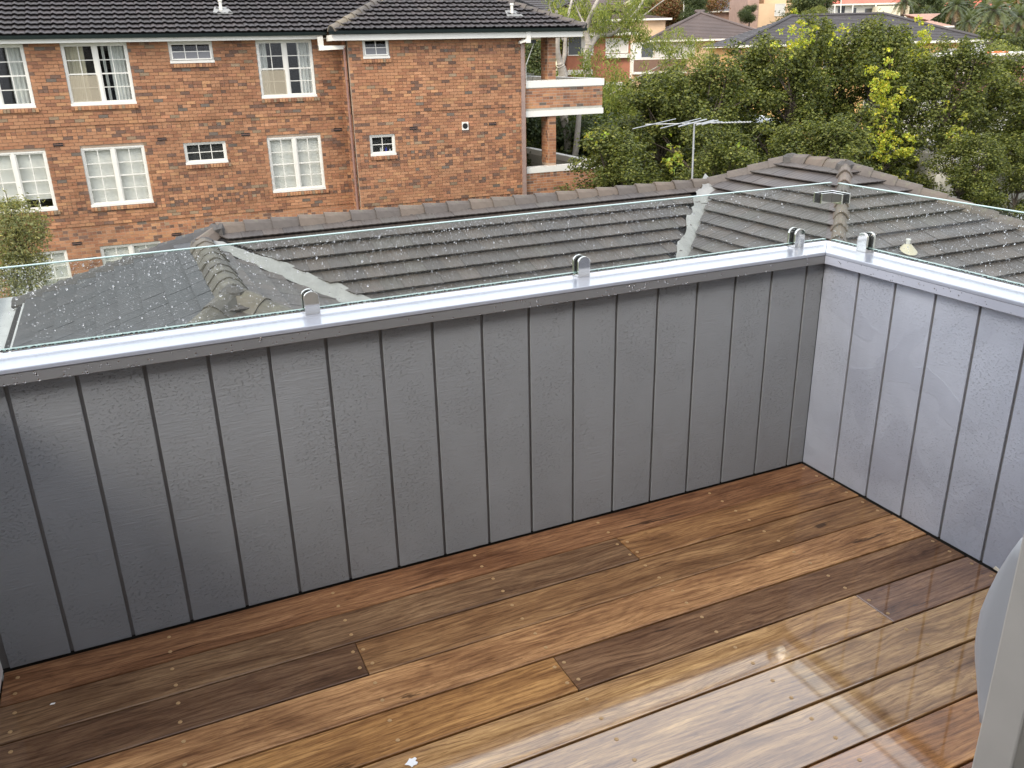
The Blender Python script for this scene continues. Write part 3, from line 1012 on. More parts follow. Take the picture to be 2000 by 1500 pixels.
# left valley: between E2 (on its -x side, rising to -x) and F1 (rising to +y)
vd = np.array([4.6, -4.6, -4.6 * T])
valley(nh, A1 + np.array([0.12, -0.12, -0.12 * T]), vd, (-1, 0, T), (0, 1, T), lambda t: 0.17, lambda t: 0.14 + 0.26 * min(1, t * 4), 60, 3, z=0.03)
# right valley: between F1 (rises to +y) and W2 (rises to +x)
vd = np.array([-4.6, -4.6, -4.6 * T])
valley(nh, B + np.array([0.05, -0.20, -0.10 * T]), vd, (0, 1, T), (1, 0, T), lambda t: 0.42, lambda t: 0.09, 60, 4, z=0.02)
mb = MB()
mb.face([tuple(B + np.array([-0.02, -0.22, 0.0])), tuple(B + np.array([-0.5, -0.28, -0.06])), tuple(B + np.array([-0.62, -0.62, -0.22])), tuple(B + np.array([0.12, -0.7, -0.20])), tuple(B + np.array([0.2, -0.3, 0.03]))])
mb.build('lead_apron', M_flash, nh)
# box gutter along the foot of the west face
mb = MB()
gz = A[2] - 3.0 * T + 0.03
mb.box((-4.36, 2.8, gz - 0.16), (-3.90, 15.0, gz - 0.15)); mb.box((-4.40, 2.8, gz - 0.16), (-4.36, 15.0, gz + 0.0)); mb.box((-3.90, 2.8, gz - 0.16), (-3.86, 14.6, gz - 0.012))
mb.build('box_gutter', simple('grey_sheet_metal', (0.42, 0.43, 0.42), 0.5, 0.2, var=0.1, scale=4), nh)
# vent pipe on the right wing's south face
M_cream = simple('cream_pipe', (0.40, 0.37, 0.27), 0.6, var=0.08)
vp = at_y(1771, 486, 6.6)
# put the foot on the south face plane z = B2.z - T*(B2.y - y)
rr_ = ray(1771, 492)
nrm = np.array([0, -T, 1.0]); cst = B2[2] - T * B2[1] + 0.03
tpar = (cst - nrm @ CAM) / (nrm @ rr_); vp = CAM + rr_ * tpar
vo = empty('vent_pipe', tuple(vp), 0, 'cream vent pipe with flared collar on the tiled roof beyond the right glass', 'vent pipe')
mb = MB(); mb.tube((0, 0, -0.05), (0, 0, 0.17), 0.032, 0.030, 14); mb.tube((0, 0, 0.17), (0, 0, 0.19), 0.037, 0.035, 14); mb.build('pipe', simple('grey_white_pipe', (0.5, 0.5, 0.47), 0.5), vo)
mb = MB()
rg = [[(0.045 * math.cos(t), 0.045 * math.sin(t), 0.12) for t in np.linspace(0, 6.283, 13)[:-1]],
      [(0.14 * math.cos(t), -0.03 + 0.11 * math.sin(t), 0.04 + (-0.03 + 0.11 * math.sin(t)) * T) for t in np.linspace(0, 6.283, 13)[:-1]]]
for i in range(12):
    j = (i + 1) % 12; mb.face([rg[1][i], rg[1][j], rg[0][j], rg[0][i]])
mb.build('collar', M_cream, vo)

# television aerial fixed behind the ridge
ap = at_y(1353, 352, 11.45)
at_o = empty('tv_aerial', tuple(ap), 0, 'grey television aerial on a mast behind the tiled ridge, in front of the trees', 'aerial')
M_ali = simple('dull_aluminium', (0.36, 0.37, 0.37), 0.5, 0.3, var=0.1)
top = at_y(1356, 241, 11.45) - ap
mb = MB(); mb.tube((0, 0, -0.8), tuple(top), 0.017, 0.017, 10); mb.tube(tuple(top * 0.55), tuple(top * 0.57), 0.022, 0.022, 10, col=(0.1, 0.1, 0.1)); mb.build('mast', M_ali, at_o)
e_ = ray(1967, 83); e_ = np.array([e_[0], e_[1], 0]); e_ /= np.linalg.norm(e_)       # along the elements
b_ = np.array([e_[1], -e_[0], 0.035])                                       # along the boom
mb = MB(); mb.tube(tuple(top - b_ * 0.95), tuple(top + b_ * 1.04), 0.011, 0.011, 6); mb.build('boom', M_ali, at_o)
for s, hl in ((-0.75, 1.2), (-0.235, 1.2), (-0.02, 0.85), (-0.13, 0.16), (0.21, 0.54), (0.30, 0.50), (0.42, 0.16), (0.49, 0.12)):
    mb = MB(); c = top + b_ * s + np.array([0, 0, 0.012]); mb.tube(tuple(c - e_ * hl), tuple(c + e_ * hl), 0.014 if 0.5 <= hl < 1 else 0.009, None, 6)
    mb.build('element', M_ali, at_o)
for k in range(9):
    s = 0.58 + 0.055 * k; c = top + b_ * s + np.array([0, 0, 0.01])
    mb = MB(); mb.tube(tuple(c - e_ * 0.07), tuple(c + e_ * 0.07), 0.006, 0.006, 5); mb.build('element', M_ali, at_o)

# ------------------------------------------------------------------ brick block of flats
YAW = math.radians(-1.38)
bb = empty('brick_building', (0, 23.5, 0), YAW, 'three-storey red-brown brick block of flats with white windows and dark tiled roof', 'building')
BR = np.array(Matrix.Rotation(YAW, 3, 'Z')); BO = np.array([0, 23.5, 0])
def bworld(p): return BO + BR @ np.array(p, float)

M_brick = tinted('fired_brick', rough=0.9, scale=14, var=0.22, bmp=0.3, spec=0.2, fine=140)
_nt = M_brick.node_tree; _b = _nt.nodes['Principled BSDF']
_v = coords(_nt, (1.0, 1.0, 0.45)); _n = noise(_nt, 0.55, 6, 0.65, _v, 0.6)
_old = _b.inputs['Base Color'].links[0].from_socket
_nt.links.new(mix(_nt, 1.0, _old, ramp(_nt, _n.outputs[0], [(0.28, (0.62, 0.60, 0.60)), (0.46, (0.95, 0.95, 0.95)), (0.72, (1.16, 1.12, 1.06))]), 'MULTIPLY'), _b.inputs['Base Color'])
M_mortar = simple('lime_mortar', (0.40, 0.30, 0.22), 0.95, var=0.15, scale=8, bmp=0.3)
M_white = simple('white_gloss_paint', (0.67, 0.65, 0.59), 0.45, var=0.04, scale=4)
M_whited = simple('weathered_white_paint', (0.70, 0.67, 0.58), 0.55, var=0.10, scale=5)
M_gut = simple('dark_green_gutter', (0.006, 0.013, 0.012), 0.35, var=0.1)
M_room = simple('dark_room', (0.022, 0.02, 0.018), 0.9)
M_blind = simple('roller_blind', (0.78, 0.76, 0.71), 0.9, var=0.05, scale=2)
M_blackout = simple('curtain_cream', (0.55, 0.50, 0.38), 0.9, var=0.10, scale=2)
M_curtw = simple('curtain_white', (0.66, 0.66, 0.63), 0.9, var=0.06, scale=2)
M_screen = simple('insect_screen', (0.36, 0.30, 0.20), 0.9, var=0.05)
M_dim = simple('dim_blind', (0.055, 0.055, 0.053), 0.8, var=0.1)
M_frost = simple('frosted_pane', (0.14, 0.14, 0.145), 0.35, var=0.05)
M_pipe = simple('brown_downpipe', (0.22, 0.12, 0.095), 0.5, var=0.1)

PAL = [((0.345, 0.172, 0.094), 34), ((0.37, 0.192, 0.107), 25), ((0.315, 0.150, 0.084), 19), ((0.40, 0.215, 0.112), 6), ((0.230, 0.114, 0.070), 9), ((0.155, 0.095, 0.070), 4), ((0.145, 0.118, 0.096), 2), ((0.25, 0.180, 0.118), 2.5)]
PC = [c for c, _ in PAL]; PW = np.array([w for _, w in PAL], float); PW /= PW.sum()
CH, BL, BHh, JT = 0.086, 0.240, 0.076, 0.010
bricks = []        # (u0, z0, len, colour, plane, v, proud)


def brick_plane(origin, U, W0, W1, Z0, Z1, holes, out, seed, band=None, bands=()):
    """plane through origin (local), along U; out = outward normal; holes (u0,u1,z0,z1)"""
    r = np.random.default_rng(seed)
    k0, k1 = int(math.floor(Z0 / CH)), int(math.ceil(Z1 / CH))
    for k in range(k0, k1):
        z0 = k * CH; zt = z0 + BHh
        if z0 < Z0 - 1e-6 or zt > Z1 + 0.03: continue
        proud = 0.0
        for zb in bands:
            if z0 > zb: proud += 0.026
        iv = [(W0, W1)]
        for (a, b, c, d) in holes:
            if zt > c + 0.01 and z0 < d - 0.01:
                nv = []
                for p, q in iv:
                    if b <= p or a >= q: nv.append((p, q)); continue
                    if a > p: nv.append((p, a))
                    if b < q: nv.append((b, q))
                iv = nv
        headers = r.random() < 0.14
        for p, q in iv:
            u = p - (0.5 * BL * (k % 2)) + 0.0
            u = math.floor(p / BL) * BL + (0.12 if k % 2 else 0.0) - BL
            run = 0
            while u < q:
                L = BL
                hd = headers or (run == 0 and r.random() < 0.075)
                if hd and run == 0: run = 2
                if run > 0: L = 0.12; run -= 1
                a, b = max(u, p), min(u + L, q)
                u += L
                if b - a < 0.035: continue
                c = int(r.choice(len(PC), p=PW))
                if L < 0.2 and r.random() < 0.33: c = 4 + int(r.integers(0, 2))
                bricks.append((a + JT / 2, z0, b - a - JT, c, origin, U, out, proud + 0.0012 * r.standard_normal()))


BIG = [(-5.30, -3.73), (-2.88, -1.28), (2.06, 3.62)]
SM = (-0.25, 0.89)
V1 = 0.85
ZW = [(0.41, 1.965), (-2.26, -0.675), (-4.95, -3.36)]
ZS = [(1.41, 1.965), (-1.29, -0.68)]
hm = [(a, b, z0, z1) for a, b in BIG for z0, z1 in ZW] + [(SM[0], SM[1], z0, z1) for z0, z1 in ZS] + [(SM[0], SM[1], -4.0, -3.4)]
hwg = [(4.89, 5.66, 1.41, 1.965), (4.89, 5.66, -1.30, -0.69), (4.89, 5.66, -4.0, -3.4)]
UX, UYv = np.array([1., 0, 0]), np.array([0, 1., 0])
bands = (-2.81, -0.10)
brick_plane((0, V1, 0), UX, -9.0, 4.46, -7.0, 1.98, hm, (0, -1, 0), 1, bands=bands)
brick_plane((0, 0.0, 0), UX, 4.46, 9.95, -7.0, 1.98, hwg, (0, -1, 0), 2, bands=bands)
brick_plane((4.46, 0, 0), UYv, 0.02, V1, -7.0, 1.98, [], (-1, 0, 0), 3, bands=bands)
# balcony parapets and pillars
brick_plane((0, 0.02, 0), UX, 9.96, 12.70, -0.245, 0.42, [], (0, -1, 0), 4)
brick_plane((0, 0.02, 0), UX, 9.96, 12.70, -3.4, -2.17, [], (0, -1, 0), 5)
brick_plane((0, 0.06, 0), UX, 10.76, 11.04, 0.66, 1.98, [], (0, -1, 0), 6)
brick_plane((0, 0.06, 0), UX, 10.76, 11.04, -1.97, -0.43, [], (0, -1, 0), 7)
brick_plane((10.76, 0, 0), UYv, 0.07, 0.55, 0.66, 1.98, [], (-1, 0, 0), 8)
brick_plane((10.76, 0, 0), UYv, 0.07, 0.55, -1.97, -0.43, [], (-1, 0, 0), 9)

sc = []
for k, (a, z0, L, c, o, U, out, pr) in enumerate(bricks):
    lc = np.array(o, float) + U * (a + L / 2) + np.array([0, 0, z0 + 0.04])
    q = RM.T @ (bworld(lc) - CAM); px, py = 1000 + FPX * q[0] / -q[2], 750 - FPX * q[1] / -q[2]
    vis = 0 < px < 2000 and 60 < py < (445 - 0.104 * (px - 425) if px > 425 else 560)
    sc.append((-q[2] + (0 if vis else 1e5) + (3 if L < 0.2 else 0) + (4 if U[1] > 0.5 else 0), k))
sc.sort()
bigb = {k for s, k in sc[:300]}
D = 0.006
bm_shared = {}
rest_v, rest_f, rest_t = [], [], []
FQ = np.array([(0, 1, 5, 4), (1, 2, 6, 5), (2, 3, 7, 6), (3, 0, 4, 7), (4, 5, 6, 7)])
for k, (a, z0, L, c, o, U, out, pr) in enumerate(bricks):
    if k in bigb:
        key = (round(L, 3), c)
        if key not in bm_shared:
            mb = MB(); mb.box((0, -D, 0), (L, 0.004, BHh), PC[c], skip='n'); bm_shared[key] = mb.mesh('brick', M_brick)
        p = np.array(o, float) + U * a + np.array([0, 0, z0]) + np.array(out) * pr
        link('brick', bm_shared[key], bb, tuple(p))
    else:
        p = np.array(o, float) + np.array(out) * pr
        on = np.array(out, float)
        q = [p + U * s + np.array([0, 0, z]) for s, z in ((a, z0), (a + L, z0), (a + L, z0 + BHh), (a, z0 + BHh))]
        n = len(rest_v)
        rest_v.extend(q); rest_v.extend([x + on * D for x in q])
        rest_f.extend(FQ + n); jit = 1 + 0.10 * rng.standard_normal()
        rest_t.extend([np.array(PC[c]) * jit] * 5)
me = np_mesh('brick_field', rest_v, rest_f, M_brick, np.clip(rest_t, 0, 1))
o = link('brick_field', me, bb); o['kind'] = 'stuff'


# backing walls with the window openings cut out
def wall_grid(u0, u1, z0, z1, holes, v, thick=0.25):
    us = sorted({u0, u1, *[h[0] for h in holes], *[h[1] for h in holes]})
    zs = sorted({z0, z1, *[h[2] for h in holes], *[h[3] for h in holes]})
    mb = MB()
    for i in range(len(us) - 1):
        for j in range(len(zs) - 1):
            cu, cz = (us[i] + us[i + 1]) / 2, (zs[j] + zs[j + 1]) / 2
            if any(h[0] < cu < h[1] and h[2] < cz < h[3] for h in holes): continue
            mb.face([(us[i], v, zs[j]), (us[i + 1], v, zs[j]), (us[i + 1], v, zs[j + 1]), (us[i], v, zs[j + 1])])
    for a, b, c, d in holes:
        mb.face([(a, v, c), (a, v, d), (a, v + thick, d), (a, v + thick, c)])
        mb.face([(b, v, c), (b, v, d), (b, v + thick, d), (b, v + thick, c)])
        mb.face([(a, v, c), (b, v, c), (b, v + thick, c), (a, v + thick, c)])
        mb.face([(a, v, d), (b, v, d), (b, v + thick, d), (a, v + thick, d)])
    mb.build('wall', M_mortar, bb)


wall_grid(-9.0, 4.46, -7.5, 2.2, hm, V1)
wall_grid(4.46, 9.95, -7.5, 2.2, hwg, 0.0)
mb = MB(); mb.face([(4.46, 0, -7.5), (4.46, V1, -7.5), (4.46, V1, 2.2), (4.46, 0, 2.2)]); mb.face([(9.95, 0, -7.5), (9.95, 9, -7.5), (9.95, 9, 2.2), (9.95, 0, 2.2)])
mb.face([(-9, V1, -7.5), (-9, 9, -7.5), (-9, 9, 2.2), (-9, V1, 2.2)]); mb.face([(-9, 9, -7.5), (9.95, 9, -7.5), (9.95, 9, 2.2), (-9, 9, 2.2)])
mb.build('wall', M_mortar, bb)


# windows
def pane_mesh(w, h, mat):
    mb = MB(); mb.box((0, 0, 0), (w, 0.004, h)); return mb.mesh('pane', mat)


pane_cache = {}


def window(u0, u1, z0, z1, v, cols, rowsn, style, tilt=0.0, label=None):
    """cols: list of pane columns per light ; v: wall face"""
    w, h = u1 - u0, z1 - z0
    root = link('window', None, bb, (u0, v, z0))
    if label: root['label'] = label
    F = 0.050; SILL = 0.080; yf = 0.035 - 0.026 * sum(1 for zb in bands if z0 > zb)
    mb = MB()
    mb.box((0, yf, 0.0), (F, yf + 0.10, h)); mb.box((w - F, yf, 0.0), (w, yf + 0.10, h))
    mb.box((F, yf + 0.002, h - F), (w - F, yf + 0.10, h)); mb.box((-0.01, yf - 0.045, 0.0), (w + 0.01, yf - 0.002, SILL * 0.8)); mb.box((F, yf - 0.001, 0.0), (w - F, yf + 0.10, SILL))
    nl = len(cols); lw = (w - 2 * F - 0.085 * (nl - 1)) / nl
    for i in range(1, nl):
        x = F + i * lw + (i - 1) * 0.085; mb.box((x, yf + 0.003, SILL + 0.001), (x + 0.085, yf + 0.10, h - F - 0.001))
    mb.build('frame', M_white, root)
    rm = MB()
    rm.box((0.01, 0.24, 0.0), (w - 0.01, 1.6, h), skip='s'); ro = rm.build('room', M_room, root)
    for i in range(nl):
        x0 = F + i * (lw + 0.085); x1 = x0 + lw; zb, zt = SILL, h - F
        sh = MB(); S = 0.032; M = 0.020
        y0 = yf + 0.020
        sh.box((x0, y0, zb), (x0 + S, y0 + 0.035, zt)); sh.box((x1 - S, y0, zb), (x1, y0 + 0.035, zt))
        sh.box((x0 + S, y0 + 0.001, zt - S), (x1 - S, y0 + 0.034, zt)); sh.box((x0 + S, y0 + 0.001, zb), (x1 - S, y0 + 0.034, zb + S))
        nc = cols[i]; pw = (x1 - x0 - 2 * S) / nc; ph = (zt - zb - 2 * S) / rowsn
        for c in range(1, nc): sh.box((x0 + S + c * pw - M / 2, y0 + 0.004, zb + S), (x0 + S + c * pw + M / 2, y0 + 0.028, zt - S))
        for r_ in range(1, rowsn):
            th = M if not (rowsn == 4 and r_ == 2) else M * 1.7
            sh.box((x0 + S, y0 + 0.006, zb + S + r_ * ph - th / 2), (x1 - S, y0 + 0.030, zb + S + r_ * ph + th / 2))
        so = sh.build('sash', M_white, root, rot=None)
        if tilt:
            so.location = (0, 0, zt * (1 - math.cos(tilt))); so.rotation_euler = (tilt, 0, 0)
            so.location.y = -math.sin(tilt) * -zt * 1.0 * 0 + 0
            # hinge at the head
            piv = Vector((0, y0, zt)); R_ = Matrix.Rotation(-tilt, 3, 'X'); so.rotation_euler = (-tilt, 0, 0); so.location = piv - R_ @ piv
        for c in range(nc):
            for r_ in range(rowsn):
                mat = M_pane
                if style == 'frost2' and r_ == 0: mat = M_frost
                key = (round(pw, 3), round(ph, 3), mat.name)
                if key not in pane_cache: pane_cache[key] = pane_mesh(pw - 0.004, ph - 0.004, mat)
                link('pane', pane_cache[key], so if tilt else root, (x0 + S + c * pw + 0.002, y0 + 0.016, zb + S + r_ * ph + 0.002)) if not tilt else \
                    link('pane', pane_cache[key], root, tuple(Vector(so.location) + Matrix.Rotation(-tilt, 3, 'X') @ Vector((x0 + S + c * pw + 0.002, y0 + 0.016, zb + S + r_ * ph + 0.002))), (-tilt, 0, 0))
    def curtain(a, b, mat, y=0.20, top=None, bot=0.03, folds=9, name='curtain'):
        cm = MB(); n = 26; tp = h - 0.03 if top is None else top
        P = [(a + (b - a) * i / n, y + (0.022 * math.sin(folds * 6.283 * i / n) if folds else 0)) for i in range(n + 1)]
        for i in range(n):
            cm.face([(P[i][0], P[i][1], bot), (P[i + 1][0], P[i + 1][1], bot), (P[i + 1][0], P[i + 1][1], tp), (P[i][0], P[i][1], tp)])
        cm.build(name, mat, root)
    if style == 'blind': curtain(0.02, w - 0.02, M_blind, 0.16, None, 0.06, 0, 'blind')
    if style == 'blind_part': curtain(0.02, w - 0.02, M_blind, 0.16, None, 0.30, 0, 'blind')
    if style == 'curtA':
        curtain(0.03, 0.52, M_blackout, folds=5); curtain(0.95, 1.02, M_curtw, folds=1); curtain(1.12, w - 0.02, M_curtw, folds=5)
        s = MB(); s.box((0.07, yf + 0.010, 0.10), (w / 2 - 0.05, yf + 0.013, h / 2 - 0.02)); s.build('insect_screen', M_screen_t, root)
    if style == 'curtB':
        curtain(0.03, 0.30, M_curtw, folds=3); curtain(1.16, w - 0.02, M_curtw, folds=4)
        s = MB(); s.box((0.07, yf + 0.010, 0.10), (w / 2 - 0.05, yf + 0.013, h / 2 - 0.02)); s.build('insect_screen', M_screen_t, root)
    if style == 'curtC': curtain(1.12, w - 0.02, M_curtw, folds=4); curtain(0.5, 0.8, simple('grey_cupboard', (0.12, 0.12, 0.11), 0.7), y=0.6, folds=0, bot=0.5)
    if style in ('dark', 'bottles'): curtain(0.02, w - 0.02, M_dim, 0.22 if style == 'bottles' else 0.14, None, 0.02, 0, 'blind')
    if style == 'frost': curtain(0.02, w - 0.02, M_frost, 0.14, None, 0.02, 0, 'blind')
    # bottles on the small sill
    if style == 'bottles':
        for x, c, hh in ((0.36, (0.8, 0.8, 0.8), 0.17), (0.52, (0.05, 0.07, 0.5), 0.17), (0.64, (0.7, 0.7, 0.7), 0.12)):
            m_ = bpy.data.materials.get('bottle_%d' % int(x * 100)) or simple('bottle_%d' % int(x * 100), c, 0.4)
            q = MB(); q.tube((x, 0.15, 0.05), (x, 0.15, 0.05 + hh * 0.75), 0.03, 0.03, 8); q.tube((x, 0.15, 0.05 + hh * 0.75), (x, 0.15, 0.05 + hh), 0.02, 0.012, 8); q.build('bottle', m_, root)
    return root


def brick_sill(u0, u1, z, v):
    v = v - 0.026 * sum(1 for zb in bands if z > zb)
    mb = MB(); u = u0 - 0.02
    while u < u1 + 0.02:
        c = PC[int(rng.choice([0, 1, 2, 3, 3, 4, 7]))]
        mb.prism([(u, v - 0.055, z - 0.105), (u, v - 0.055, z - 0.025), (u, v + 0.06, z - 0.002), (u, v + 0.03, z - 0.105)], (0.073, 0, 0), c)
        u += 0.083
    mb.build('window_sill', M_brick, bb)


_m, _nt, _N, _L, _b = new_mat('insect_mesh')
_N.remove(_b)
_tr = _N.new('ShaderNodeBsdfTransparent'); _df = _N.new('ShaderNodeBsdfDiffuse'); _df.inputs[0].default_value = (0.50, 0.44, 0.33, 1)
_mx = _N.new('ShaderNodeMixShader'); _mx.inputs[0].default_value = 0.42
_L.new(_tr.outputs[0], _mx.inputs[1]); _L.new(_df.outputs[0], _mx.inputs[2]); _L.new(_mx.outputs[0], _N['Material Output'].inputs[0])
M_screen_t = _m

sty = {(0, 0): 'curtC', (1, 0): 'curtA', (2, 0): 'curtB', (0, 1): 'blind_part', (1, 1): 'blind', (2, 1): 'blind', (0, 2): 'blind', (1, 2): 'blind', (2, 2): 'blind'}
for i, (a, b) in enumerate(BIG):
    for j, (z0, z1) in enumerate(ZW):
        window(a, b, z0, z1, V1, [2, 2], 4, sty[(i, j)]); brick_sill(a, b, z0, V1)
window(SM[0], SM[1], *ZS[0], V1, [3], 2, 'frost2', 0.16); brick_sill(SM[0], SM[1], ZS[0][0], V1)
window(SM[0], SM[1], *ZS[1], V1, [3], 2, 'dark'); brick_sill(SM[0], SM[1], ZS[1][0], V1)
window(SM[0], SM[1], -4.0, -3.4, V1, [3], 2, 'dark')
window(4.89, 5.66, 1.41, 1.965, 0.0, [2], 2, 'frost2', 0.14); brick_sill(4.89, 5.66, 1.41, 0.0)
window(4.89, 5.66, -1.30, -0.69, 0.0, [2], 2, 'bottles'); brick_sill(4.89, 5.66, -1.30, 0.0)
window(4.89, 5.66, -4.0, -3.4, 0.0, [2], 2, 'dark')

# vents, pipes
M_black = simple('black_hole', (0.01, 0.01, 0.01), 0.9)
for u, z, v in ((-3.39, -0.545, V1), (-0.79, -0.545, V1), (1.47, -0.545, V1), (4.15, -0.545, V1), (-3.43, -3.21, V1), (-0.81, -3.21, V1), (8.80, -0.56, 0.0), (6.25, -0.56, 0.0)):
    v = v - 0.026 * sum(1 for zb in bands if z > zb) + 0.02
    mb = MB(); mb.box((u - 0.12, v - 0.043, z - 0.04), (u + 0.12, v + 0.0, z + 0.04))
    vo_ = mb.build('air_brick', M_black, bb)
    mb = MB(); mb.box((u - 0.118, v - 0.046, z - 0.006), (u + 0.118, v - 0.0435, z + 0.006), (0.2, 0.1, 0.07)); mb.build('slat', M_pipe, vo_)
mb = MB(); mb.box((7.79, -0.05, -0.70), (8.0, 0.0, -0.46)); fo = mb.build('flue_plate', M_white, bb)
mb = MB(); mb.tube((7.895, -0.056, -0.58), (7.895, -0.051, -0.58), 0.085, 0.085, 20); mb.build('flue_hole', M_black, fo)
mb = MB(); mb.tube((4.39, 0.10, -7), (4.39, 0.10, 1.72), 0.042, 0.042, 12)
for z in (-6, -3.2, -1.9, -0.55, 0.85): mb.tube((4.39, 0.10, z), (4.39, 0.10, z + 0.05), 0.052, 0.052, 12)
mb.build('downpipe', M_pipe, bb)
mb = MB(); mb.box((3.72, 0.30, 1.66), (3.86, 0.42, 2.02)); mb.prism([(3.72, 0.3, 1.66), (3.72, 0.3, 1.78), (4.45, 0.06, 1.78), (4.38, 0.06, 1.68)], (0, 0.12, 0)); mb.build('gutter_elbow', M_white, bb)
mb = MB(); mb.box((9.78, -0.10, -7), (9.90, -0.02, 1.72))
for z in (-6, -3.2, -0.4, 0.8): mb.box((9.77, -0.105, z), (9.91, -0.02, z + 0.04))
mb.build('downpipe', simple('taupe_downpipe', (0.27, 0.19, 0.16), 0.5), bb)
mb = MB(); mb.box((9.86, -0.36, 1.75), (10.00, -0.24, 2.10)); mb.prism([(9.70, -0.10, 1.73), (9.70, -0.22, 1.73), (9.86, -0.34, 1.78), (10.0, -0.30, 1.84), (9.9, -0.1, 1.84)], (0, 0, 0.07)); mb.build('gutter_elbow', M_white, bb)

# eaves
EZ = 2.165
mb = MB()
mb.box((-9.4, 0.52, 1.965), (3.90, 0.545, 2.07)); mb.box((4.02, -0.33, 1.90), (11.78, -0.305, 2.055)); mb.box((11.755, -0.30, 1.90), (11.78, 6.0, 2.055)); mb.box((3.995, -0.33, 1.90), (4.02, 0.52, 2.055))
mb.build('fascia', M_white, bb)
mb = MB()
mb.box((-9.4, 0.545, 1.968), (3.99, 0.849, 1.985)); mb.box((4.02, -0.304, 1.93), (11.75, -0.002, 1.95)); mb.box((9.951, 0.001, 1.93), (11.75, 6.0, 1.95)); mb.build('soffit', M_whited, bb)
def gutter(a, b, name='gutter'):
    mb = MB()
    a, b = Vector(a), Vector(b); x = (b - a).normalized(); y = Vector((0, 0, 1)).cross(x)
    sec_ = [(0.0, 0.0), (-0.10, 0.0), (-0.115, 0.085), (-0.105, 0.09), (-0.09, 0.012), (-0.008, 0.012), (-0.008, 0.085), (0, 0.085)]
    mb.prism([a + y * -p + Vector((0, 0, q)) for p, q in sec_], tuple(b - a)); mb.build(name, M_gut, bb)
mb = MB()
for (x0, x1, yb) in ((-9.4, 4.0, 0.515), (3.90, 11.88, -0.335)):
    mb.prism([(x0, yb, EZ - 0.10), (x0, yb - 0.10, EZ - 0.10), (x0, yb - 0.115, EZ - 0.015), (x0, yb - 0.10, EZ - 0.012), (x0, yb - 0.012, EZ - 0.03), (x0, yb, EZ - 0.03)], (x1 - x0, 0, 0))
mb.prism([(11.785, -0.33, EZ - 0.10), (11.885, -0.33, EZ - 0.10), (11.90, -0.33, EZ - 0.015), (11.785, -0.33, EZ - 0.03)], (0, 6.3, 0))
mb.build('gutter', M_gut, bb)

# roof
M_rt = tinted('roman_tile', rough=0.6, scale=4, var=0.3, bmp=0.3, fine=100, blotch=(0.9, (0.115, 0.10, 0.085), 0.55, 0.85), spec=0.4)
TR = [(0.043, 0.036, 0.036), (0.037, 0.032, 0.032), (0.050, 0.041, 0.040), (0.039, 0.034, 0.032), (0.045, 0.040, 0.040)]
def prof_roll(x):
    return 0.034 * max(0.0, math.sin(min(1, max(0, (x - 0.02) / 0.42)) * math.pi)) + 0.012 * max(0.0, math.sin(min(1, max(0, (x - 0.55) / 0.42)) * math.pi)) - 0.006
tr_ = 0.43; al = math.atan(tr_); cr, sr = math.cos(al), math.sin(al)
RL = 17
rs = TileSet(bb, M_rt, TR, prof_roll, 8, 0.30, 0.32, 0.0, 0.064, bworld, th=0.018)
run = RL * 0.32 * cr
# main: eave v=0.44 -> ridge ; wing: eave v=-0.42
vm, vw = 0.44, -0.42
P0 = np.array([0, vm + run, EZ + run * tr_ - 0.01]); Wd = np.array([0, -cr, -sr])
# valley: u <= 4.05 + (v - vm) ; v = vm + run - b*cr
rs.add_face(P0, UX, Wd, -9.4, 12, RL, [(1, cr, 4.05 + run - 0.10), (-1, 0, 9.4)], off=0.0, seed=21)
P1 = np.array([0, vw + run, EZ + run * tr_])
rs.add_face(P1, UX, Wd, 0, 13, RL, [(-1, -cr, -(3.92 + run) - 0.10), (1, -cr, 11.86 - run - 0.08)], off=0.0, seed=22)
# left return slope of the wing (thin strip) and right slope
rs.add_face(np.array([3.92 + run, 0, EZ + run * tr_]), UYv, np.array([-cr, 0, -sr]), -2, 9, RL, [(1, cr, vm + run + 0.0 - 0.05), (-1, -cr, -(vw + run) - 0.10)], off=0.0, seed=23)
rs.add_face(np.array([11.86 - run, 0, EZ + run * tr_]), UYv, np.array([cr, 0, -sr]), -2, 12, RL, [(-1, -cr, -(vw + run) - 0.08)], off=0.0, seed=24)
rs.finish('tile', 300)
mb = MB()
e1, e2 = EZ - 0.03, EZ + run * tr_ - 0.03
mb.face([(-9.4, vm, e1), (4.05, vm, e1), (4.05 + run, vm + run, e2), (-9.4, vm + run, e2)])
mb.face([(3.92, vw, e1), (11.86, vw, e1), (11.86 - run, vw + run, e2), (3.92 + run, vw + run, e2)])
mb.face([(3.92, vw, e1), (3.92 + run, vw + run, e2), (4.0 + run, vm + run, e2), (4.0, vm, e1)])
mb.face([(11.86, vw, e1), (11.86, 12, e1), (11.86 - run, 12, e2), (11.86 - run, vw + run, e2)])
mb.face([(-9.4, vm + run, e2), (4.05 + run, vm + run, e2), (4.05 + run, 12, e1), (-9.4, 12, e1)])
mb.build('roof', bpy.data.materials['under_tile_shade'], bb)
capg = [cap_mesh('ridge_tile', M_capt, c) for c in ((0.17, 0.14, 0.105), (0.14, 0.118, 0.09), (0.20, 0.165, 0.115), (0.11, 0.095, 0.08))]
capk = [cap_mesh('ridge_tile', M_capt, c) for c in ((0.07, 0.06, 0.055), (0.09, 0.075, 0.065))]
zc = 0.055
cap_line(bb, (3.92 + run, vw + run, EZ + run * tr_ + zc), (3.95, vw + 0.03, EZ + zc), capg, bed_mat=M_bed, seed=31)
cap_line(bb, (11.86 - run, vw + run, EZ + run * tr_ + zc), (11.84, vw + 0.02, EZ + zc), capk, bed_mat=M_bed, seed=32)
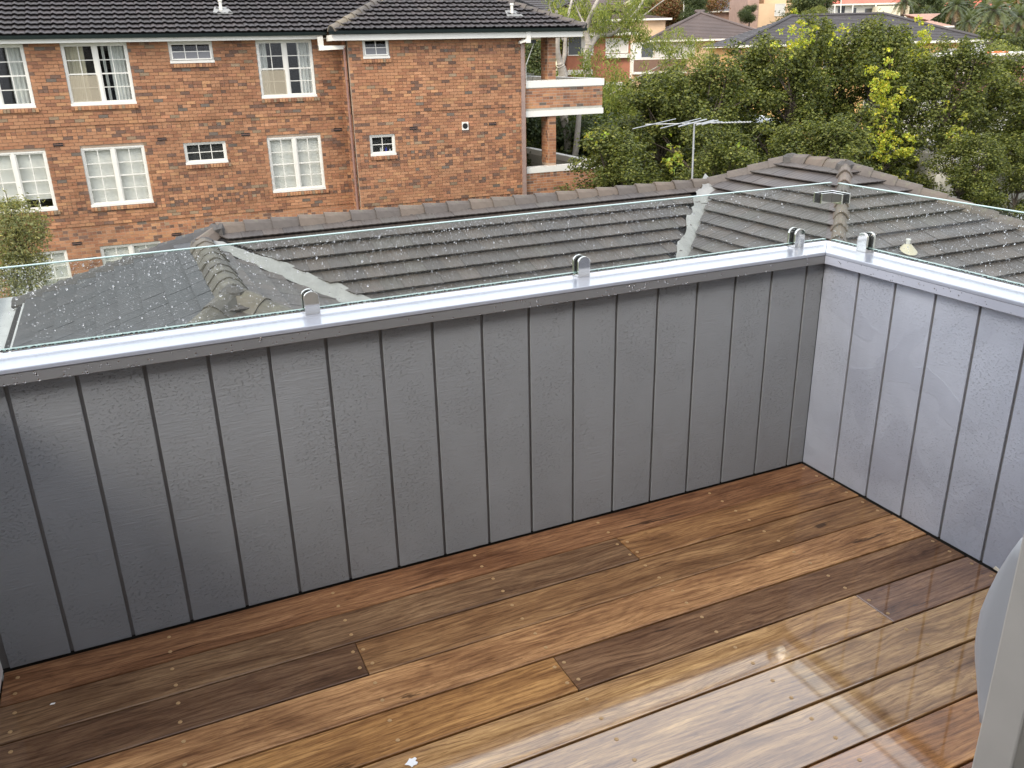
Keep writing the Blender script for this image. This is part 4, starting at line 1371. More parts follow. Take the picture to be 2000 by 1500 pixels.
mb = MB(); mb.prism([(4.0, vm + 0.0, EZ + 0.05), (4.10, vm, EZ + 0.06), (6.1, vm + 2.0, EZ + 2.0 * tr_ + 0.06), (6.0, vm + 2.0, EZ + 2.0 * tr_ + 0.05)], (0, 0, 0.01)); mb.build('valley_flashing', M_flash, bb)
# roof vent pipes
for (px, py, vv) in ((432, 21, 0), (1000, 27, 1)):
    pl = (vm, -0.0) if vv == 0 else (vw, 0)
    # march along the ray to the roof plane in local coordinates
    best = None
    for tt in np.linspace(15, 45, 3000):
        q = BR.T @ (CAM + ray(px, py) * tt - BO)
        if q[2] < EZ + (q[1] - pl[0]) * tr_ + 0.03: best = q; break
    if best is None: continue
    r_ = link('roof_vent', None, bb, tuple(best))
    mb = MB(); mb.tube((0, 0, -0.1), (0, 0, 0.24), 0.045, 0.042, 12); mb.tube((0, 0, 0.24), (0, 0, 0.30), 0.06, 0.055, 12); mb.build('pipe', M_whited, r_)
    mb = MB(); mb.prism([(-0.25, -0.2, -0.2 * tr_), (0.28, -0.22, -0.22 * tr_), (0.2, 0.18, 0.18 * tr_), (-0.15, 0.2, 0.2 * tr_)], (0, 0, 0.03)); mb.build('collar', M_flash, r_)

# balconies at the right end
mb = MB()
mb.box((9.955, 0.0, -0.425), (12.73, 5.9, -0.25)); mb.build('balcony_slab', M_white, bb)
mb = MB(); mb.box((9.955, 0.0, -3.3), (12.73, 5.9, -3.12)); mb.build('balcony_slab', M_white, bb)
for z0, z1, zp in ((0.445, 0.655, -0.249), (-2.165, -1.975, -3.11)):
    mb = MB(); mb.box((9.955, -0.005, z0), (12.745, 0.24, z1)); mb.box((12.50, 0.2405, z0), (12.745, 5.9, z1)); mb.build('parapet_cap', M_white, bb)
    mb = MB(); mb.box((9.955, 0.021, zp), (12.69, 0.22, z0 - 0.001)); mb.box((12.52, 0.2205, zp), (12.69, 5.9, z0 - 0.001)); mb.build('parapet', simple('parapet_render', (0.40, 0.385, 0.33), 0.9) if z0 > 0 else bpy.data.materials['parapet_render'], bb)
mb = MB(); mb.box((10.763, 0.062, 0.655), (11.037, 0.56, 1.93)); mb.box((10.763, 0.062, -1.975), (11.037, 0.56, -0.426)); mb.build('pillar', M_mortar, bb)
mb = MB(); mb.tube((10.0, 0.05, 0.6), (10.0, 0.05, 1.1), 0.02, 0.02, 6); mb.tube((9.99, 0.03, 1.1), (10.38, 0.25, 1.75), 0.016, 0.016, 6); mb.build('awning_arm', M_white, bb)
mb = MB()
for k in range(9): mb.box((10.0 + 0.05 * k, 0.2, 1.74), (10.035 + 0.05 * k, 0.5, 1.84), (0.02, 0.05, 0.045))
mb.build('awning', M_gut, bb)
cl = empty('clothes_airer', tuple(bworld((10.15, 0.9, 0.45))), YAW, 'thin wire clothes airer standing on the upper brick balcony', 'clothes airer')
mb = MB()
for k in range(6): mb.tube((0, 0.09 * k, 0.44 - 0.02 * k), (0.55, 0.09 * k, 0.38 - 0.02 * k), 0.006, 0.006, 5)
mb.build('rail', M_ali, cl)
mb = MB()
for x in (0.02, 0.5): mb.tube((x, 0, -0.68), (x, 0.45, 0.42), 0.009, 0.009, 5); mb.tube((x, 0.45, -0.68), (x, 0, 0.42), 0.009, 0.009, 5)
mb.build('leg', M_ali, cl)

# ------------------------------------------------------------------ foliage
def leaf_mat(name, tr=0.35, rough=0.45, spec=0.5):
    m, nt, N, L, b = new_mat(name)
    a = N.new('ShaderNodeAttribute'); a.attribute_name = 'tint'
    L.new(a.outputs['Color'], b.inputs['Base Color'])
    b.inputs['Roughness'].default_value = rough
    b.inputs['Specular IOR Level'].default_value = spec
    t = N.new('ShaderNodeBsdfTranslucent'); mx = N.new('ShaderNodeMixShader'); mx.inputs[0].default_value = tr
    g = mix(nt, 1.0, a.outputs['Color'], (1.5, 1.45, 0.6), 'MULTIPLY')
    L.new(g, t.inputs[0])
    L.new(b.outputs[0], mx.inputs[1]); L.new(t.outputs[0], mx.inputs[2])
    L.new(mx.outputs[0], N['Material Output'].inputs[0])
    return m


M_leaf = leaf_mat('broad_leaf', 0.38, 0.55, 0.35)
M_bark = simple('dark_bark', (0.07, 0.055, 0.042), 0.9, var=0.3, scale=12, bmp=0.5)
M_gumbark = simple('pale_gum_bark', (0.33, 0.295, 0.25), 0.8, var=0.30, scale=3.0, bmp=0.3)


def leaf_quads(C_, size, r, up=0.5, droop=0.0, aspect=0.42, outward=None):
    """folded diamond leaves at the points C_"""
    n = len(C_)
    nd = r.standard_normal((n, 3)); nd[:, 2] = np.abs(nd[:, 2]) + up
    if outward is not None: nd += outward * 0.9
    nd /= np.linalg.norm(nd, axis=1, keepdims=True)
    ax = r.standard_normal((n, 3)); ax[:, 2] -= droop
    ax -= nd * np.sum(ax * nd, axis=1, keepdims=True); ax /= np.linalg.norm(ax, axis=1, keepdims=True) + 1e-9
    sd_ = np.cross(nd, ax)
    s = size * r.uniform(0.6, 1.3, (n, 1))
    p0 = C_; p2 = C_ + ax * s
    mid = C_ + ax * s * 0.45
    p1 = mid + sd_ * s * aspect + nd * s * 0.10; p3 = mid - sd_ * s * aspect + nd * s * 0.10
    V = np.stack([p0, p1, p2, p3], 1).reshape(-1, 3)
    i = np.arange(n)[:, None] * 4
    F = np.concatenate([i + np.array([[0, 1, 2]]), i + np.array([[0, 2, 3]])], 1).reshape(-1, 3)
    return V, F


def tints(n, cols, wts, r, jit=0.18):
    cols = np.array(cols); k = r.choice(len(cols), n, p=np.array(wts) / sum(wts))
    c = cols[k] * (1 + jit * r.standard_normal((n, 1)))
    return np.repeat(np.clip(c, 0.003, 1), 2, axis=0)


def crown_points(r, clumps, per, sq=0.8):
    P, O = [], []
    for c, rad in clumps:
        n = int(per * rad ** 2)
        d = r.standard_normal((n, 3)); d /= np.linalg.norm(d, axis=1, keepdims=True)
        q = rad * np.clip(r.normal(0.82, 0.2, (n, 1)), 0.1, 1.25)
        q *= 1 + 0.25 * np.sin(d[:, :1] * 5 + c[0] * 3) * np.cos(d[:, 2:] * 6 + c[1] * 2)
        p = d * q; p[:, 2] *= sq
        P.append(p + np.array(c)); O.append(d)
    return np.concatenate(P), np.concatenate(O)


GREENS = [(0.088, 0.108, 0.024), (0.125, 0.145, 0.032), (0.044, 0.060, 0.014), (0.175, 0.190, 0.045), (0.240, 0.245, 0.062)]
GW = [5, 5, 5, 3, 1.6]


def make_tree_meshes(seed, h, spread, leafsize=0.088, per=3600, cols=GREENS, wts=GW, lean=1.0):
    r = np.random.default_rng(seed)
    tb = MB(); clumps = []
    z0 = 0.0
    trunk = [(0, 0, 0)]
    for i in range(1, 6): trunk.append((r.normal(0, 0.12) * i * 0.4, r.normal(0, 0.12) * i * 0.4, h * 0.8 * i / 5))
    tb.path(trunk, [0.17, 0.14, 0.11, 0.08, 0.05, 0.02], 8)
    nl = 15
    for k in range(nl):
        f = 0.22 + 0.70 * k / nl
        i = min(4, int(f / 0.8 * 5)); b = np.array(trunk[i])
        th = k * 2.4 + r.normal(0, 0.4)
        R = spread * (1.0 - 1.15 * max(0, f - 0.35)) * r.uniform(0.6, 1.1)
        e = np.array([math.cos(th) * R, math.sin(th) * R, h * f + R * 0.75])
        m = (b + e) / 2 + np.array([0, 0, -0.15]) + r.normal(0, 0.12, 3)
        tb.path([tuple(b), tuple(m), tuple(e)], [0.06, 0.035, 0.012], 6)
        clumps.append((e, spread * r.uniform(0.20, 0.34)))
        for q in range(4):
            e2 = m + (e - m) * r.uniform(0.1, 1.1) + r.normal(0, spread * 0.26, 3)
            tb.path([tuple(m), tuple(e2)], [0.025, 0.008], 5)
            clumps.append((e2, spread * r.uniform(0.12, 0.25)))
    for q in range(5):      # upright leaders
        e = np.array([r.normal(0, spread * 0.30), r.normal(0, spread * 0.30), h * r.uniform(0.86, 0.985)])
        tb.path([trunk[4], tuple(e)], [0.04, 0.008], 5)
        for s in (0, 0.22, 0.42): clumps.append((e - np.array([0, 0, s * 1.6]), spread * (0.10 + 0.22 * s)))
    P, O = crown_points(r, clumps, per / spread ** 0.5, 0.95)
    V, F = leaf_quads(P, leafsize, r, 0.35, 0.2, outward=O)
    tn = tints(len(P), cols, wts, r)
    # young growth tends to the tips: lighter on the outermost leaves
    me = np_mesh('crown', V, F, M_leaf, tn)
    return tb.mesh('trunk', M_bark), me, clumps


def place_tree(name, meshes, loc, rz, s, label, group, cat='tree'):
    o = empty(name, loc, rz, label, cat, group)
    o.scale = s if isinstance(s, tuple) else (s, s, s)
    link('trunk', meshes[0], o); link('crown', meshes[1], o)
    return o


GZ = -7.0
tv = [make_tree_meshes(41, 9.0, 1.75), make_tree_meshes(42, 9.0, 1.6), make_tree_meshes(43, 9.0, 1.9)]
# (px of the axis, distance Y, py of the top, spread scale, variant, rotation, label)
dt = [
    (1215, 20.0, 245, 0.85, 0, 0.3, 'bushy dark green tree beside the brick balconies, lowest of the row'),
    (1292, 24.5, 165, 1.05, 1, 1.2, 'dark green tree behind the television aerial'),
    (1378, 23.0, 98, 0.95, 2, 2.2, 'dark green tree whose top hides the left end of the yellow building'),
    (1478, 24.5, 74, 0.95, 0, 3.1, 'tall slim green tree in front of the yellow wall with downpipe'),
    (1560, 22.5, 56, 0.95, 1, 4.0, 'dark green tree with a yellowish tip left of centre in the row'),
    (1640, 24.0, 38, 0.95, 2, 5.0, 'dark tree with two pointed tips against the dark tiled roof'),
    (1725, 22.0, 30, 0.95, 0, 5.9, 'tall dark tree carrying the bright yellow-green new growth'),
    (1800, 24.5, 64, 0.95, 1, 0.9, 'dark tree with yellow upper branch under the dark roof'),
    (1868, 21.5, 66, 1.0, 2, 1.9, 'broad dark tree below the satellite dish'),
    (1960, 23.0, 100, 1.0, 0, 2.9, 'dark tree cut by the right edge of the photo'),
    (1420, 19.5, 230, 0.8, 1, 0.5, 'low dark bush right behind the roof ridge, right of the aerial'),
    (1620, 19.0, 215, 0.85, 2, 1.4, 'low dark bush behind the highest point of the tiled roof'),
    (2045, 20.0, 130, 1.1, 1, 2.4, 'dark tree mostly outside the right edge'),
    (1900, 18.5, 262, 0.7, 0, 4.4, 'lower dark tree right of the yellow-green leaves, above the tiled hip'),
    (2010, 18.5, 270, 0.7, 2, 0.7, 'lower dark tree with yellowish sprays at the right edge'),
]
TG = 'row of dark green broadleaf trees behind the tiled roof'
tree_objs = []
for px, Y, py, s, v, rz, lab in dt:
    t_ = at_y(px, py, Y)
    hh = t_[2] - GZ
    o = place_tree('broadleaf_tree', tv[v], (t_[0], Y, GZ), rz, (s * 1.2, s * 1.2, hh / 9.0), lab, TG)
    tree_objs.append(o)

# bright yellow-green new growth on some of the trees
YG = [(0.42, 0.42, 0.045), (0.34, 0.38, 0.05), (0.26, 0.34, 0.05), (0.50, 0.42, 0.06)]
def new_growth(parent_i, spots, seed, cols=YG, per=2600, size=0.085):
    r = np.random.default_rng(seed)
    par = tree_objs[parent_i]
    cl = []
    for px, py, Y, rad in spots:
        q = at_y(px, py, Y)
        for k in range(10): cl.append((q + r.normal(0, rad * 0.75, 3) * np.array([1, 0.6, 1.5]), rad * r.uniform(0.15, 0.42)))
    P, O = crown_points(r, cl, per)
    V, F = leaf_quads(P, size, r, 0.5, 0.0, outward=O)
    me = np_mesh('new_growth', V, F, M_leaf, tints(len(P), cols, [4, 4, 3, 2], r, 0.2))
    o = link('new_growth', me, par)
    bpy.context.view_layer.update()
    o.matrix_parent_inverse = par.matrix_world.inverted()
    o['label'] = 'bright yellow-green new leaves'
sp_ = lambda Y, L_: [(a, b, Y, c) for a, b, c in L_]
new_growth(6, sp_(19.9, [(1728, 150, .34), (1720, 170, .40), (1745, 172, .38), (1712, 215, .22), (1735, 240, .32), (1712, 262, .3), (1740, 285, .45), (1770, 290, .4), (1755, 320, .42), (1710, 290, .3), (1722, 190, .4)]), 1)
new_growth(7, sp_(22.2, [(1803, 85, .36), (1785, 105, .42), (1808, 100, .3), (1780, 130, .3), (1795, 70, .25)]), 2)
new_growth(4, sp_(20.3, [(1553, 65, .3), (1563, 75, .28), (1570, 68, .2), (1588, 290, .3), (1598, 300, .25), (1640, 60, .2)]), 3)
new_growth(0, sp_(18.4, [(1165, 262, .16), (1312, 300, .22), (1320, 312, .2), (1448, 308, .14)]), 4, [(0.22, 0.30, 0.04), (0.3, 0.3, 0.04), (0.18, 0.26, 0.04), (0.3, 0.26, 0.05)])
new_growth(8, sp_(19.2, [(1850, 200, .14), (1915, 370, .35), (1900, 350, .25), (1870, 265, .3), (1890, 300, .3)]), 5, [(0.28, 0.28, 0.04), (0.3, 0.32, 0.04), (0.2, 0.26, 0.04), (0.36, 0.3, 0.05)])

# gum tree with pale limbs behind the brick balconies
GUM = [(0.24, 0.27, 0.065), (0.18, 0.22, 0.055), (0.30, 0.31, 0.080), (0.12, 0.16, 0.045)]
def gum(label, Y, limbs, foliage, seed, cols=GUM, wts=(4, 4, 2, 3), per=1100, size=0.15):
    r = np.random.default_rng(seed)
    b0 = at_y(*limbs[0][0][:2], Y)
    root = empty('gum_tree', (b0[0], Y, GZ), 0, label, 'tree', None)
    off = np.array([b0[0], Y, GZ])
    mb = MB()
    for k, lm_ in enumerate(limbs):
        pts, rad = [], []
        for px, py, dy, rr in [(q[0], q[1], q[2], q[3]) for q in lm_]:
            p_ = at_y(px, py, Y + dy) - off; pts.append(p_); rad.append(rr * 0.72)
        # smooth it
        P2, R2 = [], []
        for i in range(len(pts) - 1):
            a_, b_2 = pts[i], pts[i + 1]
            pm, pn = pts[max(0, i - 1)], pts[min(len(pts) - 1, i + 2)]
            for t in np.linspace(0, 1, 5)[:-1]:
                c_ = 0.5 * ((2 * a_) + (-pm + b_2) * t + (2 * pm - 5 * a_ + 4 * b_2 - pn) * t ** 2 + (-pm + 3 * a_ - 3 * b_2 + pn) * t ** 3)
                P2.append(tuple(c_)); R2.append(rad[i] + (rad[i + 1] - rad[i]) * t)
        P2.append(tuple(pts[-1])); R2.append(rad[-1])
        mb.path(P2, R2, 8)
    mb.build('trunk', M_gumbark, root, smooth=True)
    cl = []
    for px, py, dy, rad, n in foliage:
        q = at_y(px, py, Y + dy) - off
        for k in range(n): cl.append((q + r.normal(0, rad * 0.55, 3), rad * r.uniform(0.25, 0.5)))
    P, O = crown_points(r, cl, per, 1.0)
    P[:, 2] -= 0.15 * r.random(len(P))
    V, F = leaf_quads(P, size, r, 0.0, 2.2, aspect=0.13)
    link('crown', np_mesh('crown', V, F, M_leaf, tints(len(P), cols, wts, r, 0.2)), root)
    return root


gum('pale-trunked gum tree with long bare curving limbs behind the brick balconies', 33.0,
    [[(1152, 330, 0, .32), (1150, 230, 0, .28), (1146, 120, 0, .24), (1150, 85, 0, .22)],
     [(1150, 90, 0, .20), (1146, 55, 0, .16), (1158, 20, -.3, .12), (1178, -20, -.4, .07)],
     [(1150, 95, 0, .18), (1168, 70, .3, .15), (1195, 67, .6, .13), (1222, 48, .9, .11), (1250, 12, 1.2, .09), (1262, -15, 1.4, .07)],
     [(1195, 67, .6, .08), (1172, 52, .5, .07), (1176, 40, .5, .06), (1210, 42, .6, .05), (1240, 10, .8, .04)],
     [(1172, 52, .5, .06), (1168, 70, .5, .05), (1196, 55, .5, .04)],
     [(1222, 48, .9, .05), (1250, 35, .8, .04), (1290, 5, .6, .03), (1310, -8, .6, .02)],
     [(1149, 205, 0, .08), (1200, 180, 0, .06), (1245, 152, .2, .05), (1285, 130, 0, .04), (1330, 105, 0, .03)],
     [(1146, 55, 0, .06), (1128, 20, .4, .04), (1120, -10, .4, .03)]],
    [(1170, 20, 0, 1.0, 9), (1205, 15, .5, .9, 8), (1230, 60, .5, .9, 8), (1265, 70, .6, .9, 8), (1240, 45, .4, .7, 5), (1190, 35, .4, .7, 5), (1160, 0, 0, 1.0, 8),
     (1220, 5, 0, .9, 6), (1300, 85, .2, .8, 7), (1335, 75, .2, .7, 6), (1360, 95, 0, .8, 8), (1345, 90, 0, .7, 6), (1380, 110, 0, .7, 6), (1330, 118, 0, .5, 4), (1300, 145, 0, .6, 5), (1358, 130, 0, .6, 5),
     (1185, 125, -1.0, .7, 4), (1165, 145, -1.5, .9, 6), (1150, 160, -1.5, .8, 5), (1200, 175, -1.5, 1.0, 8), (1262, 125, -1, .5, 3),
     (1270, 170, -2, .8, 6), (1225, 192, -2, .9, 7), (1190, 200, -2.5, .9, 8), (1320, 170, -2, .8, 6), (1120, 140, -1, .7, 4)], 5)
gum('second gum tree with twin pale trunks seen through the upper brick balcony opening', 29.5,
    [[(1113, 330, 0, .25), (1108, 260, 0, .24), (1101, 225, 0, .22), (1100, 150, 0, .26), (1095, 128, 0, .22)],
     [(1095, 128, 0, .17), (1088, 95, 0, .15), (1090, 60, 0, .13), (1086, 20, 0, .08)],
     [(1097, 128, 0, .15), (1103, 105, 0, .12), (1104, 70, 0, .10), (1112, 20, 0, .07), (1120, -10, .3, .05)],
     [(1100, 80, 0, .06), (1078, 30, 0, .05), (1072, -5, 0, .04)]],
    [(1090, 10, 0, .7, 4), (1120, 8, .3, .6, 3), (1075, 20, 0, .5, 2)], 6)
gum('slim pale trunk leaning behind the lower brick balcony, beside the dark trees', 27.5,
    [[(1118, 345, 0, .19), (1124, 300, 0, .17), (1128, 260, 0, .15), (1131, 225, 0, .13), (1136, 180, 0, .1)]],
    [(1125, 190, 1.0, .5, 4), (1140, 165, 1.0, .6, 4)], 7)

# feathery grey-green tree at the left edge, this side of the brick block
r = np.random.default_rng(77)
q0 = at_y(30, 470, 17.5)
fo_ = empty('feathery_tree', (q0[0], 17.5, GZ), 0, 'feathery grey-green tree top at the left edge in front of the brick block', 'tree')
mb = MB(); tq = at_y(30, 440, 17.5) - np.array([q0[0], 17.5, GZ]); mb.path([(0, 0, 0), (0.1, 0, 2.0), tuple(tq)], [0.1, 0.07, 0.02], 7)
cl = []
for px, py, rad in ((10, 440, .45), (40, 425, .42), (60, 450, .35), (20, 480, .5), (55, 480, .38), (85, 462, .16), (75, 430, .2), (5, 415, .3), (30, 520, .5), (60, 540, .4), (10, 560, .5), (-20, 480, .5), (70, 520, .3), (20, 620, .5), (10, 372, .04), (22, 398, .12), (45, 400, .15)):
    q = at_y(px, py, 17.5) - np.array([q0[0], 17.5, GZ])
    cl.append((q, rad)); mb.tube(tuple(tq * 0.9), tuple(q), 0.02, 0.006, 5)
mb.build('trunk', M_bark, fo_)
P, O = crown_points(r, cl, 5200, 0.9)
V, F = leaf_quads(P, 0.075, r, 0.2, 0.0, aspect=0.16, outward=O)
link('crown', np_mesh('crown', V, F, M_leaf, tints(len(P), [(0.24, 0.25, 0.11), (0.31, 0.30, 0.13), (0.16, 0.18, 0.085), (0.38, 0.35, 0.13)], [4, 3, 4, 1], r, 0.2)), fo_)

# ------------------------------------------------------------------ ground and hill
M_ground = simple('rough_grass', (0.075, 0.085, 0.035), 0.95, var=0.35, scale=0.6, bmp=0.3)
nx, ny = 90, 80
xs = np.linspace(-260, 420, nx); ys = np.concatenate([np.linspace(-60, 100, 40), np.linspace(105, 700, 40)])
fw_ = np.array([math.sin(math.radians(24.66)), math.cos(math.radians(24.66))])
def terrain(x, y):
    d = (x - CAM[0]) * fw_[0] + (y - CAM[1]) * fw_[1]
    t = np.clip((d - 62) / 140.0, 0, 3.2)
    return GZ + 21.0 * (t * t * (3 - 2 * np.clip(t, 0, 1)) / np.maximum(t, 1) if False else np.where(t < 1, t * t * (3 - 2 * t) * 0.75, 0.75 + (t - 1) * 0.55))
X, Yg = np.meshgrid(xs, ys)
Z = terrain(X, Yg)
V = np.stack([X, Yg, Z], -1).reshape(-1, 3)
ii = (np.arange(ny - 1)[:, None] * nx + np.arange(nx - 1)[None, :]).ravel()
F = np.stack([ii, ii + 1, ii + nx + 1, ii + nx], 1)
o = link('ground', np_mesh('ground', V, F, M_ground, None, True)); o['kind'] = 'structure'

# ------------------------------------------------------------------ buildings further off
CY = CROT[2]
CU = np.array([math.cos(CY), math.sin(CY), 0]); CN = np.array([-math.sin(CY), math.cos(CY), 0])
M_ochre = simple('ochre_render', (0.62, 0.37, 0.15), 0.9, var=0.07, scale=0.8)
M_tan = simple('tan_render', (0.60, 0.42, 0.26), 0.9, var=0.06, scale=0.8)
M_cream2 = simple('cream_wall', (0.68, 0.62, 0.46), 0.9, var=0.06, scale=0.8)
M_offw = simple('off_white_wall', (0.66, 0.64, 0.58), 0.85, var=0.06, scale=0.8)
M_redb = simple('red_brick_far', (0.36, 0.145, 0.085), 0.9, var=0.2, scale=1.5)
M_brownb = simple('brown_spandrel', (0.16, 0.095, 0.065), 0.8, var=0.1)
M_redroof = simple('faded_red_roof', (0.55, 0.16, 0.11), 0.75, var=0.1, scale=0.6)
M_tanbrick = simple('pinkish_brick', (0.36, 0.24, 0.19), 0.9, var=0.15, scale=2)
M_winb = simple('dark_glazing', (0.05, 0.055, 0.06), 0.15, var=0.2, scale=0.7, spec=0.8)
M_winp = simple('curtained_glazing', (0.55, 0.53, 0.48), 0.5, var=0.08, scale=0.7)


def roof_mat(name, c1, c2, gx=0.32, strength=1.0):
    m, nt, N, L, b = new_mat(name)
    tc = N.new('ShaderNodeTexCoord')
    sx = N.new('ShaderNodeSeparateXYZ'); L.new(tc.outputs['Object'], sx.inputs[0])
    v = coords(nt); n = noise(nt, 0.8, 5, 0.6, v)
    base = ramp(nt, n.outputs[0], [(0.3, c1), (0.7, c2)])
    L.new(base, b.inputs['Base Color'])
    b.inputs['Roughness'].default_value = 0.7
    return m


M_r1 = roof_mat('far_dark_tiles', (0.044, 0.040, 0.041), (0.062, 0.055, 0.055))
M_r2 = roof_mat('far_brown_tiles', (0.078, 0.058, 0.052), (0.108, 0.080, 0.070))
M_r3 = roof_mat('far_grey_tiles', (0.085, 0.085, 0.095), (0.11, 0.11, 0.12))


def hip_roof(root, L_, Dp, rise, over, m, course=0.33, gable=False, hips=True, capm=None):
    """courses as real steps, local frame: x 0..L_, y 0..Dp, z=0 at the eaves"""
    mb = MB(); n = max(4, int((Dp / 2 + over) / (course * 0.9)))
    th = 0.05
    for i in range(n):
        f0, f1 = i / n, (i + 1) / n
        r0, r1 = f0 * (Dp / 2 + over), f1 * (Dp / 2 + over)
        z0, z1 = f0 * rise, f1 * rise
        g = 0 if gable else 1
        a = [(-over + r0 * g, -over + r0, z0 + th), (L_ + over - r0 * g, -over + r0, z0 + th), (L_ + over - r1 * g, -over + r1, z1), (-over + r1 * g, -over + r1, z1)]
        b = [(-over + r0 * g, Dp + over - r0, z0 + th), (L_ + over - r0 * g, Dp + over - r0, z0 + th), (L_ + over - r1 * g, Dp + over - r1, z1), (-over + r1 * g, Dp + over - r1, z1)]
        mb.face(a); mb.face([b[1], b[0], b[3], b[2]])
        if not gable:
            mb.face([b[0], a[0], a[3], b[3]]); mb.face([a[1], b[1], b[2], a[2]])
        lo = [(p[0], p[1], p[2] - th) for p in (a[0], a[1], b[1], b[0])]
        hi_ = (a[0], a[1], b[1], b[0])
        for k in range(4):
            j = (k + 1) % 4; mb.face([lo[k], lo[j], hi_[j], hi_[k]], (0.3, 0.3, 0.3))
    mb.build('roof', m, root)
    if capm:
        cm = MB(); s = Dp / 2 + over
        E = [(-over, -over, 0.06), (L_ + over, -over, 0.06)]
        Rg = [(-over + s, Dp / 2, rise + 0.06), (L_ + over - s, Dp / 2, rise + 0.06)]
        for e, q in zip(E, Rg): cm.tube(e, q, 0.13, 0.13, 6)
        cm.tube(Rg[0], Rg[1], 0.13, 0.13, 6); cm.build('ridge_cap', capm, root)


def block(name, label, px0, px1, py_eave, depth, Dp, wallm, roofm, rise, cat='building', yaw=0.0, over=0.5, base=None, gable=False, capm=None, storeys=3, wins=(), parapet=False):
    a = at_depth(px0, py_eave, depth); b = at_depth(px1, py_eave, depth)
    L_ = float(np.linalg.norm((b - a)[:2])); z = float((a[2] + b[2]) / 2)
    root = empty(name, (a[0], a[1], z), CY + yaw, label, cat)
    zb = GZ - 0.6 if base is None else base
    mb = MB(); mb.box((0, 0, zb - z), (L_, Dp, -0.02)); mb.build('wall', wallm, root)
    if roofm:
        hip_roof(root, L_, Dp, rise, over, roofm, gable=gable, capm=capm)
        mb = MB(); mb.box((-over, -over - 0.06, -0.12), (L_ + over, -over + 0.0, 0.035)); mb.build('gutter', M_whited, root)
        mb = MB(); mb.box((-over, -over, -0.10), (L_ + over, Dp + over, -0.03)); mb.build('eave', M_whited, root)
    for x0, x1, z0, z1, m in wins:
        mb = MB(); mb.box((x0 * L_, -0.03, z0), (x1 * L_, 0.01, z1)); w_ = mb.build('window', m, root)
        mb = MB(); e = 0.06
        mb.box((x0 * L_ - e, -0.06, z0 - e), (x1 * L_ + e, -0.031, z0)); mb.box((x0 * L_ - e, -0.06, z1), (x1 * L_ + e, -0.031, z1 + e))
        mb.box((x0 * L_ - e, -0.06, z0), (x0 * L_, -0.031, z1)); mb.box((x1 * L_, -0.06, z0), (x1 * L_ + e, -0.031, z1))
        k = max(1, int((x1 - x0) * L_ / 0.9))
        for i in range(1, k):
            xx = (x0 + (x1 - x0) * i / k) * L_; mb.box((xx - 0.03, -0.06, z0), (xx + 0.03, -0.031, z1))
        mb.build('frame', M_white, w_)
    return root, L_, z


W_ = M_winp
# ochre block with the dark hipped roof
oc, L_, z_ = block('apartment_block', 'ochre rendered block with a long dark hipped roof behind the trees', 1446, 1910, 84, 64, 10.5, M_ochre, M_r1, 2.1, capm=M_r1,
                   wins=[(0.28, 0.34, -1.9, -0.6, M_winp), (0.36, 0.40, -1.9, -0.6, M_winb), (0.55, 0.62, -1.9, -0.6, M_winp), (0.74, 0.80, -1.9, -0.6, M_winb), (0.86, 0.92, -1.9, -0.6, M_winp), (0.28, 0.4, -4.6, -3.3, M_winp), (0.55, 0.62, -4.6, -3.3, M_winb)])
mb = MB(); mb.tube((-0.02, -0.10, -8), (-0.02, -0.10, -0.15), 0.07, 0.07, 8); mb.build('downpipe', M_pipe, oc)
# brown-roofed block to its left with banded balconies
b2, L2, z2 = block('apartment_block', 'brown-roofed block with white windows and a dark balcony band behind the gum tree', 1276, 1500, 77, 76, 11, M_tan, M_r2, 2.5, over=0.6, capm=M_r2,
                   wins=[(-0.10, 0.0, -1.35, -0.25, M_winb), (0.02, 0.16, -1.35, -0.25, M_winp), (0.18, 0.36, -1.35, -0.25, M_winp)])
mb = MB(); mb.box((-1.8, -0.9, -2.55), (2.9, -0.85, -1.55)); mb.build('balcony_band', M_brownb, b2)
mb = MB(); mb.box((-1.85, -0.95, -2.75), (2.95, 0.0, -2.57)); mb.box((-1.83, -0.93, -1.54), (2.93, -0.8, -1.44)); mb.box((-1.85, 0.0, -8), (0, 6, -0.1)); mb.build('balcony_slab', M_white, b2)
mb = MB(); mb.box((-1.86, -0.05, -8), (L2 + 0.1, -0.01, -2.78)); mb.build('lower_wall', M_tan, b2)
mb = MB(); mb.box((-1.0, -0.10, -4.4), (1.6, -0.06, -2.85)); mb.build('doorway', M_winb, b2)
# red brick block further left
b3, L3, z3 = block('apartment_block', 'red brick block with white window strip, seen between the gum limbs', 1108, 1232, 66, 54, 11, M_redb, M_r2, 2.6, over=0.5,
                   wins=[(0.02, 0.22, -1.2, -0.15, M_winb), (0.24, 0.40, -1.2, -0.15, M_winp), (0.62, 0.95, -1.1, -0.35, M_winp)])
mb = MB(); mb.box((0, -0.4, -2.4), (L3 * 0.4, 0, -2.1)); mb.build('balcony_slab', M_white, b3)
mb = MB(); mb.box((L3 * 0.6, -0.3, -1.45), (L3 * 0.98, 0, -1.2)); mb.build('balcony_slab', M_white, b3)
mb = MB(); mb.box((L3 * 0.62, -0.05, -4.4), (L3 * 0.9, -0.01, -2.9)); mb.build('doorway', M_offw, b3)
# ochre house seen through the upper balcony opening
b4, L4, z4 = block('house', 'ochre house glimpsed through the upper brick balcony opening', 1000, 1066, 62, 47, 9, M_ochre, M_r1, 2.0, over=0.4, wins=[(0.3, 0.55, -1.7, -0.6, M_winb)])
mb = MB(); mb.box((0, -0.5, -2.3), (L4, -0.45, -2.1)); mb.build('rail', M_brownb, b4)
